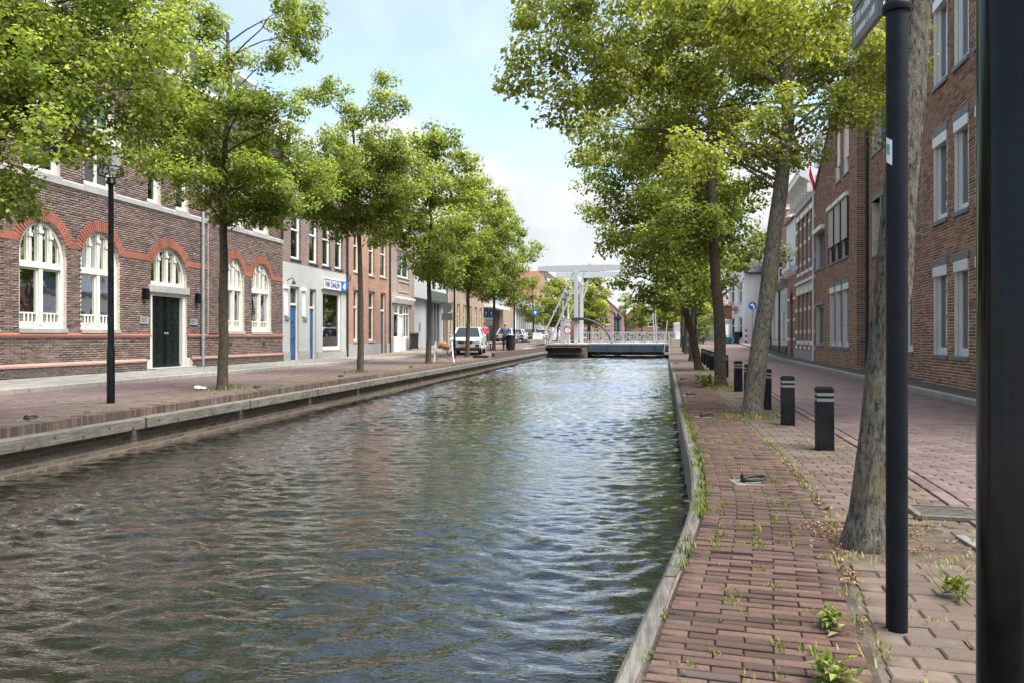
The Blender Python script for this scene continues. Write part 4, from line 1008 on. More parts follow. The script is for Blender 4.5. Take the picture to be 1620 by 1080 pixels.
# ------------------------------------------------------------------ right bank: brick flats, local x runs towards the camera
RA = -math.pi / 2 - math.atan(.0734); RC = math.cos(math.atan(.0734))
def rroot(name, Y, label, cat='house'): return empty(name, (facade_x(Y), Y, 0), RA, label, cat)
Y0 = 33.2
F_ = rroot('brick_flats', Y0, 'brown brick flats with grey lintels and white window frames beside the right road', 'building')
def fx(Y): return (Y0 - Y) / RC
XA, XB = fx(25.35), fx(18.5); XE = fx(8.0)
flo = []; st = []
def addw(Ya, Yb, z0, z1, style, y=0.): 
    q = op(fx(Ya), fx(Yb), z0, z1); q['y'] = y; q['style'] = style; flo.append(q)
for Ya, Yb in ((29.9, 28.95), (28.66, 27.72), (27.43, 26.47)):
    addw(Ya, Yb, .76, 2.95, 'tall'); addw(Ya + .1, Yb + .0, 3.85, 5.95, 'screen')
addw(33.05, 31.15, .78, 2.4, 'grey'); addw(33.1, 31.0, 3.9, 5.45, 'greybox')
for Ya, Yb in ((28.75, 27.9), (27.3, 26.45)): addw(Ya, Yb, 6.7, 8.55, 'upper')
RECESS = .34
addw(24.7, 22.6, .72, 2.5, 'deep', RECESS); addw(24.7, 22.6, 3.6, 5.3, 'deep', RECESS); addw(24.7, 22.6, 6.75, 8.3, 'deep', RECESS)
for z0, z1 in ((.72, 2.62), (3.6, 5.45), (6.55, 8.45)):
    addw(21.2, 20.4, z0, z1, 'tall', RECESS); addw(19.25, 18.6, z0, z1, 'tall', RECESS)
    for Ya, Yb in ((17.62, 16.72), (16.31, 15.51), (15.15, 14.35), (12.6, 11.8), (11.3, 10.5)): addw(Ya, Yb, z0, z1, 'tall')
H_F = 9.8
def sec(y): return [q for q in flo if q['y'] == y]
def gab(x): return 7.3 + .52 * x if x < 5.2 else 7.3 + .52 * 5.2
m = MB(); wall(F_, 0, XA, 0, 7.3, sec(0.), 'mortar_flat'); wall(F_, XA, XB, 0, H_F, sec(RECESS), 'mortar_flat', y=RECESS); wall(F_, XB, XE, 0, H_F, sec(0.), 'mortar_flat')
m.prism([(0, 7.3), (XA, 7.3), (XA, gab(XA)), (5.2, gab(5.2))], 'y', 0.05, .3)
for z0_, ys_ in ((7.3, 0),): pass
m.build('gable_wall', 'mortar_flat', F_)
wall(F_, 5.2, XA, 7.3, gab(5.2) - .02, [q for q in sec(0.) if q['z1'] > 7], 'mortar_flat', depth=.05)
seeF = lambda x, z: abs(x - fx(16.4)) * .8 + abs(z - 1.6) + (8 if x > fx(13.9) else 0)
bricks(F_, 0, XA, .1, gab(5.2) - .05, sec(0.), 'flat_brick', 0, inside=lambda x, z: z < gab(x) - .03)
bricks(F_, XA, XB, .1, H_F - .05, sec(RECESS), 'flat_brick', 0, y=RECESS)
bricks(F_, XB, fx(11), .1, H_F - .05, sec(0.), 'flat_brick', 300, seeF)
# returns between the projecting and the recessed fronts
for x, s_ in ((XA, 1), (XB, -1)):
    rm = MB(); k = 0; z = .106
    while z < (gab(XA) if s_ > 0 else H_F) - .1:
        y = .004 - (0.1 if k % 2 else 0)
        while y < RECESS:
            a, b = max(y, .004), min(y + .21, RECESS - .002)
            if b - a > .03: rm.box(x - .002, x + .009 * s_, a, b, z, z + .0505)
            y += .2205
        z += .0625; k += 1
    rm.build('return_brickwork', 'flat_brick', F_, kind='stuff')
soldier = MB()
for q in flo:
    x0, x1, z0, z1, y, sty = q['x0'], q['x1'], q['z0'], q['z1'], q['y'], q['style']
    if sty == 'tall':
        w = window(F_, x0, x1, z0, z1, 'white_paint', 1, (), rec=.06, fw=.10, sill='bluestone', sill_h=.085, y=y, curtain='sides' if z0 < 3 else 'blind', sash=.055)
        MB().box(x0 + .01, x1 - .01, y - .03, y + .16, z1 - .22, z1 - .002).build('shutter_box', 'white_paint', w, bevel=.006)
        MB().box(x0 - .04, x1 + .04, y - .035, y + .05, z1 + .0, z1 + .15).build('lintel', 'bluestone', w, bevel=.006)
        MB().box(x0 + .02, x0 + .045, y - .0, y + .05, z0 + .0, z1 - .22).box(x1 - .045, x1 - .02, y, y + .05, z0, z1 - .22).build('shutter_rail', 'white_paint', w)
    elif sty == 'screen':
        w = window(F_, x0, x1, z0, z1, 'dark_metal', 1, (.26,), rec=.08, fw=.05, sill='bluestone', y=y)
        MB().box(x0 + .03, x1 - .03, y - .05, y - .044, z0 + .62, z1 - .1).build('sun_screen', 'screen_beige', w)
        MB().box(x0 + .0, x0 + .03, y - .06, y - .03, z0, z1).box(x1 - .03, x1, y - .06, y - .03, z0, z1).build('screen_rail', 'dark_metal', w)
        MB().box(x0 - .02, x1 + .02, y - .13, y, z1 - .08, z1 + .06).build('screen_box', 'white_paint', w, bevel=.01)
    elif sty == 'grey':
        w = window(F_, x0, x1, z0, z1, 'steel_grey', 2, (), rec=.14, fw=.06, sill='bluestone', y=y, glass='dark_glass')
        MB().box(x0 - .04, x1 + .04, y - .035, y + .05, z1, z1 + .14).build('lintel', 'bluestone', w, bevel=.006)
    elif sty == 'greybox':
        w = window(F_, x0, x1, z0, z1, 'steel_grey', 3, (), rec=.14, fw=.06, sill='bluestone', y=y, glass='dark_glass')
        MB().box(x0 - .03, x1 + .03, y - .16, y, z1 - .05, z1 + .12).build('screen_box', 'white_paint', w, bevel=.01)
    elif sty == 'upper':
        w = window(F_, x0, x1, z0, z1, 'white_paint', 1, (), rec=.06, fw=.09, sill='bluestone', y=y, curtain='blind')
        MB().box(x0 - .04, x1 + .04, y - .035, y + .05, z1, z1 + .14).build('lintel', 'bluestone', w, bevel=.006)
    else:
        w = window(F_, x0, x1, z0, z1, 'slate_blue', 2, (), rec=.24, fw=.06, sill='bluestone', y=y, glass='dark_glass')
        MB().box(x0 - .05, x1 + .05, y - .035, y + .22, z1 + .0, z1 + .17).build('lintel', 'bluestone', w, bevel=.006)
        MB().box((x0 + x1) / 2 - .05, (x0 + x1) / 2 + .05, y - .02, y + .10, z0, z1).build('post', 'steel_grey', w)
        if z0 > 3: m = MB(); m.tube([(x0, y + .05, z0 + .45), (x1, y + .05, z0 + .45)], .015, 6); m.build('rail', 'steel_grey', w)
for x in (fx(18.05), fx(15.33)):                     # soldier-course patches between the windows
    for z in (1.62, 4.4):
        for k in range(6): MB().box(x - .16 + k * .055, x - .114 + k * .055, -.011, .01, z, z + .2).build('soldier_brick', 'flat_brick', F_)
m = MB(); m.prism([(-.15, gab(0) - .02), (5.2, gab(5.2) + .06), (5.2, gab(5.2) + .18), (-.15, gab(0) + .12)], 'y', -.06, 9); m.build('verge_board', 'bluestone', F_)
box('parapet_cap', 'bluestone', F_, 5.2, XA + .05, -.05, .35, gab(5.2), gab(5.2) + .1); box('parapet_cap', 'bluestone', F_, XA + .05, XE, -.05, .7, H_F, H_F + .1)
body(F_, 0, XE, 7.3, 9, 'wall_red'); box('upper_block', 'wall_red', F_, 5.2, XE, .66, 9, 7.3, H_F - .02)
m = MB(); m.tube([(fx(25.3) + .10, RECESS - .06, .1), (fx(25.3) + .10, RECESS - .06, 9.6)], .04, 8); m.build('drainpipe', 'dark_metal', F_)

# old house with white bands
OY = 39.2
O = rroot('banded_house', OY, 'old red brick house with white stone bands and a heavy white cornice', 'house')
ow = (OY - 33.25) / RC
oo = [op(.8, 1.6, .9, 3.1), op(2.1, 2.9, .9, 3.1), op(3.4, 4.2, .9, 3.1), op(4.7, 5.5, .9, 3.1)]; ou = [op(a['x0'], a['x1'], 4.15, 6.7) for a in oo]
wall(O, 0, ow, 0, 8.0, oo + ou, 'wall_red')
for a in oo + ou:
    w = window(O, a['x0'], a['x1'], a['z0'], a['z1'], 'white_paint', 1, (.66,), sill='white_paint', sill_h=.14, curtain='sides', fw=.08)
    MB().box(a['x0'] - .1, a['x1'] + .1, -.07, 0, a['z1'], a['z1'] + .25).build('hood', 'white_paint', w, bevel=.02)
for z in (.55, 1.25, 2.3, 4.45, 5.4, 6.2):
    for a, b in zip([0] + [q['x1'] + .02 for q in oo], [q['x0'] - .02 for q in oo] + [ow]): box('stone_band', 'white_paint', O, a, b, -.03, 0, z, z + .16)
box('belt_course', 'white_paint', O, 0, ow, -.05, 0, 3.62, 3.75)
for k in range(10): m = MB(); x = .3 + k * .56; m.prism([(x, 3.3), (x + .28, 3.55), (x + .56, 3.3), (x + .5, 3.3), (x + .28, 3.48), (x + .06, 3.3)], 'y', -.03, 0); m.build('zigzag_ornament', 'white_paint', O)
m = MB(); m.prism([(0, 7.2), (-.06, 7.2), (-.06, 7.6), (-.35, 7.85), (-.62, 8.0), (-.62, 8.2), (-.66, 8.3), (.3, 8.3), (.3, 7.9), (0, 7.9)], 'x', -.15, ow); m.build('cornice', 'white_paint', O)
for k in range(8): box('bracket', 'white_paint', O, .2 + k * .8, .36 + k * .8, -.32, -.06, 7.3, 7.7)
dm = MB().box(2.3, 4.9, .5, 3.2, 8.3, 10.0).box(2.15, 5.05, .3, 3.3, 10.0, 10.15).build('dormer', 'white_paint', O)
MB().box(2.5, 3.5, .48, .5, 8.55, 9.85).box(3.7, 4.7, .48, .5, 8.55, 9.85).build('dormer_window', 'car_glass', dm)
box('plinth', 'stone', O, 0, ow, -.06, 0, 0, .5)
body(O, 0, ow, 8.0, 9, 'wall_red'); m = MB(); m.prism([(.0, 8.28), (3.2, 10.6), (9, 8.28)], 'x', 0, ow); m.build('roof', 'roof_slate', O)
gutter_pipe(O, ow - .08, .1, 8, .045, 'white_paint')
P_ = rroot('arched_annex', 42.4, 'low brick annex with an arched doorway beside the banded house', 'house'); pw = (42.4 - 39.25) / RC
wall(P_, 0, pw, 0, 4.5, [op(1.2, 2.3, .1, 3.4, 2.8)], 'wall_red'); voussoirs(P_, 1.75, .57, .62, 2.8, .22, 15, 'red_brick')
panel_door(P_, 1.2, 2.3, .1, 3.0, 'black_paint', panels=((.05, .45), (.5, .94)), rec=.25)
for z in (.9, 1.9, 3.0): box('stone_band', 'white_paint', P_, 0, 1.1, -.03, 0, z, z + .14); box('stone_band', 'white_paint', P_, 2.45, pw, -.03, 0, z, z + .14)
m = MB(); m.prism([(.3, 4.3), (0, 4.3), (-.3, 4.55), (-.3, 4.72), (.3, 4.72)], 'x', -.05, pw); m.build('cornice', 'white_paint', P_); body(P_, 0, pw, 4.5, 8, 'wall_red')
Q = rroot('white_low_house', 55.0, 'low white plastered house with grey cornice and dark base', 'house'); qw = (55 - 42.45) / RC
qo = [op(1 + k * 2.4, 2.1 + k * 2.4, .95, 3.0) for k in range(5)]
wall(Q, 0, qw, 0, 4.0, qo, 'plaster_white')
for a in qo: window(Q, a['x0'], a['x1'], a['z0'], a['z1'], 'white_paint', 1, (.65,), curtain='half')
m = MB(); m.prism([(.3, 3.8), (0, 3.8), (-.35, 4.1), (-.35, 4.28), (.3, 4.28)], 'x', -.05, qw); m.build('cornice', 'stone', Q)
box('plinth', 'dark_metal', Q, 0, qw, -.06, 0, 0, .62); body(Q, 0, qw, 4.0, 8, 'plaster_white')
for x in (4.9, 9.5): gutter_pipe(Q, x, .1, 3.8, .05, 'dark_metal')
m = MB().box(11.4, 12.1, -.22, -.02, 2.5, 3.5); w = m.build('shop_box_sign', 'sign_white', Q); frame = MB(); frame_rect(frame, 11.46, 12.04, 2.56, 3.44, .06, -.235, -.22); frame.build('frame', 'stone', w)
T_ = empty('white_tall_house', (facade_x(47) + 1.5, 52, 0), RA, 'white plastered upper house with dark panel and orange roof edge', 'house')
wall(T_, 0, 9.5, 0, 8.6, [op(4.2, 5.4, 5.0, 7.0), op(1.0, 2.2, 5.0, 7.0)], 'plaster_white')
for a in (4.2, 1.0): window(T_, a, a + 1.2, 5.0, 7.0, 'white_paint', 2, (), curtain='half')
box('dark_panel', 'slate_blue', T_, 6.4, 9.2, -.03, 0, 4.4, 6.6); body(T_, 0, 9.5, 8.6, 7, 'plaster_white'); m = MB(); m.prism([(-.2, 8.5), (3.4, 11.2), (7, 8.5)], 'x', -.1, 9.6); m.build('roof', 'roof_tile', T_)
# house with the stepped gable, its side to us
G2 = empty('stepped_gable_house', (12.3, 72, 0), RA + .2, 'red brick house with white stepped gable and slate roof', 'house')
wall(G2, 0, 8, 0, 9.0, [op(1, 2.2, 1, 3.2), op(3.4, 4.6, 1, 3.2), op(5.8, 7, 1, 3.2), op(1, 2.2, 5, 7.4), op(3.4, 4.6, 5, 7.6), op(5.8, 7, 5, 7.4)], 'wall_red')
for x in (1, 3.4, 5.8):
    for z in (1, 5): window(G2, x, x + 1.2, z, z + 2.2, 'white_paint', 1, (.6,), curtain='half')
m = MB(); wt = MB()
for k in range(6): m.box(.2 + k * .65, 7.8 - k * .65, .0, .3, 9.0 + k * .75, 9.75 + k * .75); wt.box(.12 + k * .65, .9 + k * .65, -.04, .34, 9.75 + k * .75, 9.87 + k * .75); wt.box(7.1 - k * .65, 7.88 - k * .65, -.04, .34, 9.75 + k * .75, 9.87 + k * .75)
m.build('stepped_gable', 'wall_red', G2); wt.build('coping', 'white_paint', G2); box('belt_course', 'white_paint', G2, 0, 8, -.05, 0, 8.8, 9.0)
body(G2, 0, 8, 9, 10, 'wall_red'); m = MB(); m.prism([(0, 9), (8, 9), (4, 13.2)], 'y', .31, 10); m.build('roof', 'roof_slate', G2)
# white houses where the street bends, facing us
def end_house(name, x, y, w, h, mat, label, rz=0., cols=2, gable=2.6, rmat='roof_slate'):
    return gable_house(name, (x, y, 0), rz, w, h, gable, 9, mat, rmat, label, floors=2, cols=cols, wmat='white_paint')
end_house('white_gable_house', 11.2, 96, 7.0, 7.4, 'plaster_white', 'white plastered gable house facing the end of the street', 0.05, 2)
end_house('cream_gable_house', 7.6, 100, 3.5, 8.2, 'plaster_cream', 'tall cream plastered house left of the white gable house', .05, 1)
end_house('corner_house', 9.2, 74, 3.2, 7.2, 'plaster_white', 'white corner house behind the second leaning tree', RA * .75, 2)

# ================================================================== DRAWBRIDGE
BR = empty('drawbridge', (0, 65, 0), 0, 'white balance-beam drawbridge across the end of the canal', 'bridge')
def bb(name, mat, x0, x1, y0, y1, z0, z1, bevel=0.): return box(name, mat, BR, x0, x1, y0 - 65, y1 - 65, z0, z1, bevel)
pr = bb('pier', 'quay_wall_brick', -7.45, -3.85, 64.8, 75, -1.2, .40); bb('pier_cap', 'concrete', -7.5, -3.8, 64.72, 75, .40, .53, .02)
for x in (-6.8, -5.6, -4.4): MB().sphere((x, -.35, .1), .2, 10, .6).build('mooring_block', 'concrete', BR)
bb('fender_board', 'timber', -7.0, -4.0, 64.55, 64.7, -.42, -.22)
bb('abutment', 'quay_wall_brick', 3.1, 4.6, 64.8, 75, -1.2, .42)
bb('deck', 'concrete', -3.8, 3.1, 65.0, 74, .44, .56); bb('girder', 'bridge_blue', -3.78, 3.05, 64.9, 65.1, -.16, .43); bb('girder', 'bridge_blue', -3.78, 3.05, 73.4, 73.6, -.16, .43)
for x in (-2.0, 0, 2.0): bb('stiffener', 'bridge_blue', x - .06, x + .06, 64.82, 64.9, -.14, .42)
bb('sill_beam', 'bridge_white', -3.8, 3.05, 69, 69.4, -.52, -.22)
for Y in (65.6, 72.6):
    bb('tower_post', 'bridge_white', -5.08, -4.72, Y - .18, Y + .18, .5, 6.9, .03)
    m = MB(); y = Y - 65; m.prism([(-8.3, 6.95), (-8.3, 7.3), (-7.6, 7.40), (-2, 7.44), (1.95, 7.25), (1.95, 7.05), (-3.8, 6.86), (-6.2, 6.86)], 'y', y - .16, y + .16); m.build('balance_beam', 'bridge_white', BR)
    m = MB(); m.bar((1.7, y, 6.95), (2.2, y, .1), .09); m.build('lift_rod', 'bridge_white', BR)
    m = MB(); m.bar((-5.15, y, 6.75), (-8.1, y, .6), .11); m.build('stay', 'bridge_white', BR)
    m = MB(); m.bar((-5.12, y, 5.5), (-7.25, y, .55), .10); m.build('stay', 'bridge_white', BR)
    m = MB(); m.bar((-4.7, y, 4.9), (-4.2, y, 6.7), .12); m.build('knee_brace', 'bridge_white', BR)
bb('tower_crossbeam', 'bridge_white', -5.05, -4.75, 65.8, 72.4, 6.1, 6.6); bb('counterweight', 'bridge_white', -8.2, -7.4, 65.8, 72.4, 6.85, 7.35); bb('beam_tie', 'bridge_white', 1.5, 1.7, 65.8, 72.4, 6.95, 7.15)
bb('winch_box', 'bridge_dark', -5.3, -4.2, 65.2, 65.5, 2.55, 2.78)
m = MB(); m.tube([(-4.6 + 2.9 * math.sin(t * math.pi / 2 / 14), .0 + .35, -.1 + 2.8 * math.cos(t * math.pi / 2 / 14) + .0) for t in range(15)], .09, 8); m.build('curved_rack', 'bridge_dark', BR, smooth=True)
def railing(x0, x1, y, z, cross=True):
    r = empty('railing'); r.parent = BR
    m = MB(); m.box(x0, x1, y - .025, y + .025, z + .9, z + .96); m.box(x0, x1, y - .02, y + .02, z + .1, z + .14); m.build('rail', 'bridge_white', r)
    n = max(1, round((x1 - x0) / 1.0)); dx = (x1 - x0) / n
    for i in range(n + 1): x = x0 + i * dx; MB().box(x - .03, x + .03, y - .03, y + .03, z, z + .98).build('post', 'bridge_white', r)
    for i in range(n):
        a, b = x0 + i * dx + .03, x0 + (i + 1) * dx - .03; m = MB()
        if cross: m.bar((a, y, z + .14), (b, y, z + .9), .035); m.bar((a, y + .03, z + .9), (b, y + .03, z + .14), .035)
        for k in range(1, 5): x = a + (b - a) * k / 5; m.box(x - .01, x + .01, y - .012, y + .012, z + .14, z + .9)
        m.build('infill', 'bridge_white', r)
railing(-3.8, 3.1, .1, .56); railing(-3.8, 3.1, 8.7, .56); railing(-7.4, -5.5, .05, .53, False); railing(3.2, 4.5, .1, .5, False)
bb('control_pedestal', 'bridge_white', 3.55, 4.05, 65.2, 65.7, .5, 2.3, .05)
m = MB(); m.bar((3.0, -.1, 2.5), (2.7, -.1, -.2), .07); m.build('guard_arm', 'bridge_white', BR)
# ring sign, lamps, concrete block: things on their own
rs_ = empty('ring_sign', (-5.55, 64.66, .53), 0, 'round white sign with red ring on the bridge pier', 'sign')
m = MB(); m.tube([(0, 0, 0), (0, 0, .95)], .03, 8); m.build('post', 'steel_grey', rs_)
m = MB(); m.disc((0, -.06, 1.15), .36, .02, 'y', 28); m.build('disc', 'sign_white', rs_)
m = MB(); m.ring((0, -.062, 1.15), .33, .045, 'y', 28); m.build('red_ring', 'sign_red', rs_)
def bridge_lamp(x, y, label):
    l = empty('bridge_lamp', (x, y, .5), 0, label, 'lamp', 'white lamp posts on the bridge'); m = MB().box(-.2, .2, -.2, .2, 0, 2.1).box(-.25, .25, -.25, .25, 2.1, 2.2).box(-.25, .25, -.25, .25, 0, .2); m.build('pedestal', 'bridge_white', l, bevel=.02)
    m = MB(); m.lathe([(.14, 2.3), (.08, 2.6), (.07, 4.0)], 0, 0, 10); m.build('pole', 'bridge_white', l, smooth=True)
    m = MB(); m.lathe([(.12, 4.0), (.26, 4.5)], 0, 0, 6); m.build('lantern', 'lamp_glass', l); m = MB(); m.lathe([(.3, 4.5), (.28, 4.55), (.06, 4.8), (.02, 4.9)], 0, 0, 6); m.lathe([(.06, 3.96), (.15, 3.98), (.15, 4.02)], 0, 0, 6); m.build('cap', 'dark_metal', l)
bridge_lamp(-6.15, 66.4, 'white lamp post with dark lantern on the near side of the bridge tower'); bridge_lamp(-6.15, 71.8, 'white lamp post with dark lantern on the far side of the bridge tower')
q = empty('concrete_block', (3.75, 62.6, .48), 0, 'concrete block with white sloping board at the bridge foot', 'block')
MB().box(-.6, .6, -.4, .4, 0, .45).build('block', 'concrete', q, bevel=.02); m = MB(); m.prism([(-.2, .45), (.5, .45), (.02, 1.1), (-.2, 1.1)], 'y', -.2, .2); m.build('board', 'sign_white', q)
q = empty('concrete_barrier', (-8.0, 63.6, .5), 0, 'low concrete barrier with white board beside the left bridge stay', 'block')
MB().box(-.7, .6, -.4, .4, 0, .4).build('block', 'concrete', q, bevel=.02); MB().box(-.5, .3, -.1, .1, .4, .95).build('board', 'sign_white', q)

# ================================================================== TREES
CY, SY = math.cos(YAW), math.sin(YAW)
def at(px, py, D): 
    x = (px - 810) / 1170 * D; return Vector((x * CY - D * SY, x * SY + D * CY, 1.1 - (py - 533) / 1170 * D))
def leaf_cloud(clumps, n_leaf, size, rs, blossom=.22, flat=.62):
    """clumps: array (x,y,z,r,tone). Returns verts, tri faces, tint for folded heart-shaped leaves and paler blossom tufts."""
    cl = np.asarray(clumps); n = len(cl) * n_leaf
    c = np.repeat(cl, n_leaf, 0)
    d = rs.normal(size=(n, 3)); d /= np.linalg.norm(d, axis=1)[:, None]
    rad = c[:, 3:4] * rs.uniform(.25, 1.12, (n, 1)) ** .6
    off = d * rad; hz = np.hypot(off[:, 0], off[:, 1]); off[:, 2] = off[:, 2] * flat - .30 * hz * hz / np.maximum(c[:, 3], .05)
    P = c[:, :3] + off
    nrm = d * .7 + rs.normal(size=(n, 3)) * .45; nrm[:, 2] += .75; nrm /= np.linalg.norm(nrm, axis=1)[:, None]
    t = rs.normal(size=(n, 3)); t[:, 2] -= .6; t -= nrm * (t * nrm).sum(1)[:, None]; t /= np.linalg.norm(t, axis=1)[:, None]
    b = np.cross(nrm, t)
    isb = rs.uniform(size=n) < blossom
    s = size * rs.uniform(.5, 1.35, n); s[isb] *= .72
    w = s * .46; fold = s * rs.uniform(.05, .22, n)
    base = P - t * (s * .45)[:, None]; tip = P + t * (s * .6)[:, None] - nrm * (s * .12)[:, None]
    mid = P - t * (s * .1)[:, None]
    Lf = mid + b * w[:, None] + nrm * fold[:, None]; Rt = mid - b * w[:, None] + nrm * fold[:, None]
    V = np.stack([base, Rt, tip, Lf], 1).reshape(-1, 3)
    i = 4 * np.arange(n)[:, None]
    F = np.concatenate([i + [0, 1, 2], i + [0, 2, 3]], 0)
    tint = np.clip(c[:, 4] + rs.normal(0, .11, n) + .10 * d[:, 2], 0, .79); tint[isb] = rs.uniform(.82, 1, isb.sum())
    return V, F, np.repeat(tint, 4)
def tree(name, base, trunk, r0, lobes, label, seed, size=.08, per_clump=52, density=26, mat='leaf_lime', bark='bark_brown', blossom=.22, group='lime trees along the canal', clump_r=.30, cat='tree', zmin=0., limbs=True, taper=.72, bk=1.):
    """base: ground point; trunk: points above it (local); lobes: (x,y,z,r) local. One trunk with limbs, one crown."""
    rs = np.random.RandomState(seed); rnd = random.Random(seed)
    root = empty(name, base, 0, label, cat, group)
    tp = [Vector(p) for p in trunk]; m = MB(); H_ = tp[-1].z
    pts = []; rr = []
    N_ = 16
    def at_z(z):
        for a, b in zip(tp, tp[1:]):
            if z <= b.z: k = (z - a.z) / max(1e-6, b.z - a.z); return a.lerp(b, max(0, k))
        return tp[-1]
    zs = [-.05, .0, .06, .15, .3, .6] + [H_ * k / N_ for k in range(1, N_ + 1) if H_ * k / N_ > .7]
    for z in zs:
        q = at_z(max(0, z)).copy(); q.z = z; q.x += rnd.gauss(0, r0 * .05) if z > .4 else 0; q.y += rnd.gauss(0, r0 * .05) if z > .4 else 0
        pts.append(q); k = z / H_; rr.append(r0 * (1 - taper * max(0, k)) * (1 + .28 * math.exp(-max(0, z) / .12)))
    m.tube(pts, rr, 14 if r0 > .1 else 9, True, .12, rnd)
    clumps = []
    for li, (x, y, z, r) in enumerate(lobes):
        c = Vector((x, y, z)); hd = math.hypot(x - at_z(z).x, y - at_z(z).y)
        zt = max(min(H_ * rnd.uniform(.34, .56), z + .2), zmin + (rnd.uniform(0, 1.6) if zmin else 0), min(H_ * .97, z - .35 * hd - .25)); s0 = at_z(zt).copy(); s0.z = zt
        rb = bk * max(.018, r0 * .30 * min(1, .35 + r / 1.4) * (1.1 - .6 * zt / H_))
        midp = s0.lerp(c, .5) + Vector((rnd.gauss(0, .12), rnd.gauss(0, .12), .10 * hd))
        br = [s0, s0.lerp(midp, .5) + Vector((0, 0, .03)), midp, midp.lerp(c, .55) + Vector((rnd.gauss(0, .06), rnd.gauss(0, .06), 0)), c]
        if limbs and (not zmin or li % 2 == 0): m.tube(br, [rb, rb * .85, rb * .65, rb * .45, rb * .2], 6, False, .1, rnd)
        nc = max(5, int(density * r * r * 1.35)); tone = rnd.uniform(.22, .5)
        for k in range(nc):
            d = rs.normal(size=3); d /= np.linalg.norm(d); u = rs.uniform(.15, 1) ** .45
            p = np.array([x, y, z]) + d * r * u * np.array([1.08, 1.08, .82])
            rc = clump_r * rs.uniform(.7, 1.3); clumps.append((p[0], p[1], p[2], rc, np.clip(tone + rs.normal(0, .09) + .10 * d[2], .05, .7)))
            if limbs and k % 2 == 0 and (not zmin or li % 2 == 0):
                q = Vector(p); st = midp.lerp(c, rnd.uniform(.1, 1)); mm_ = st.lerp(q, .55) + Vector((rnd.gauss(0, .05), rnd.gauss(0, .05), rnd.uniform(0, .1)))
                m.tube([st, mm_, q], [rb * .28, rb * .2, .004], 4, False)
    m.build('trunk', bark, root, smooth=True)
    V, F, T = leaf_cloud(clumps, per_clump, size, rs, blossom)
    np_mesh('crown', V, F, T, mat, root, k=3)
    return root
def auto_lobes(seed, zb, zt, rmax, n, lean=(0, 0)):
    rnd = random.Random(seed); Ls = []
    for i in range(n):
        t = (i + .5) / n; z = zb + (zt - zb) * t; pr = rmax * (math.sin(math.pi * (.20 + .72 * t)) ** .8) * rnd.uniform(.75, 1.12)
        a = i * 2.4 + rnd.uniform(-.4, .4); r = rmax * rnd.uniform(.30, .46) * (1 - .25 * t); dd = max(0, pr - r * .7)
        Ls.append((dd * math.cos(a) + lean[0] * t, dd * math.sin(a) + lean[1] * t, z, r))
        if i % 3 == 0: Ls.append((.25 * dd * math.cos(a + 2) + lean[0] * t, .25 * dd * math.sin(a + 2) + lean[1] * t, z, r * .8))
    return Ls
def px_lobes(lst, D, base, seed, dj=.8):
    rnd = random.Random(seed); o = []; b = Vector(base)
    for px, py, rp in lst:
        d = D + rnd.uniform(-dj, dj); p = at(px, py, d) - b; o.append((p.x, p.y, p.z, rp / 1170 * d))
    return o
def shifted(lobes, lo, hi, k, seed, sc=.9):
    """More of the same foliage deeper in the crown, so that it has body from the side too."""
    rnd = random.Random(seed); return [(x - SY * q, y + CY * q, z + rnd.uniform(-.3, .4), r * sc) for (x, y, z, r) in lobes if rnd.random() < k for q in (rnd.uniform(lo, hi),)]

GB = 'lime trees on the left bank'; GR = 'lime trees on the right bank'
# left bank
b = (-8.6, 7.5, 0)
tree('lime_tree', b, [(0, 0, 0), (.05, .1, 3), (0, .1, 6), (.1, 0, 8.6)], .15,
     px_lobes([(30, 60, 110), (110, 40, 110), (190, 40, 95), (240, 70, 70), (60, 150, 100), (150, 130, 100), (225, 140, 70), (20, 220, 80), (10, 300, 50), (90, 215, 70), (170, 205, 65), (120, 0, 90), (220, 5, 70), (-60, 100, 140), (-120, 200, 120), (-60, 280, 90), (-180, 60, 150), (30, 320, 32)], 9.2, b, 1, .7) + auto_lobes(11, 4.2, 9.3, 2.4, 10),
     'lime tree whose trunk is out of frame, its crown filling the upper left corner', 21, size=.058, per_clump=100, density=27, group=GB, clump_r=.28)
b = (-8.58, 14.51, 0)
l1 = [(465, 55, 38), (485, 25, 30), (430, 85, 30), (452, 15, 32), (300, 25, 42), (272, 65, 32), (330, 55, 24), (310, 105, 42), (372, 95, 26), (285, 175, 58), (250, 225, 55), (312, 255, 50), (398, 165, 40), (436, 190, 46), (445, 250, 58), (488, 262, 36), (380, 285, 55), (345, 325, 38), (420, 318, 44), (455, 300, 42), (335, 200, 40), (240, 262, 32), (395, 330, 34)]
l1 = px_lobes(l1, 15.7, b, 2, .7)
tree('lime_tree', b, [(0, 0, 0), (.02, 0, 1.8), (0, .05, 3.6), (.03, .05, 5.2), (.12, .1, 6.4), (.05, .1, 7.6)], .112, l1 + shifted(l1, -1.5, 1.6, .35, 5),
     'lime tree with an open forked crown before the dark brick building', 22, size=.068, per_clump=112, density=38, group=GB)
b = (-8.49, 22.33, 0)
l2 = [(500, 150, 24), (530, 142, 24), (602, 165, 28), (624, 160, 18), (560, 185, 28), (540, 222, 34), (612, 222, 38), (580, 255, 44), (505, 265, 38), (522, 312, 46), (580, 315, 46), (632, 302, 40), (497, 335, 30), (552, 352, 36), (610, 345, 38), (560, 285, 40), (640, 255, 30)]
l2 = px_lobes(l2, 23.4, b, 3, .8)
tree('lime_tree', b, [(0, 0, 0), (.02, 0, 2), (-.03, 0, 4.2), (-.1, 0, 6), (-.3, .1, 8)], .105, l2 + shifted(l2, -1.6, 1.7, .4, 6), 'lime tree standing in front of the shop with blue doors', 23, size=.080, per_clump=92, density=34, group=GB, clump_r=.33, mat='leaf_lime')
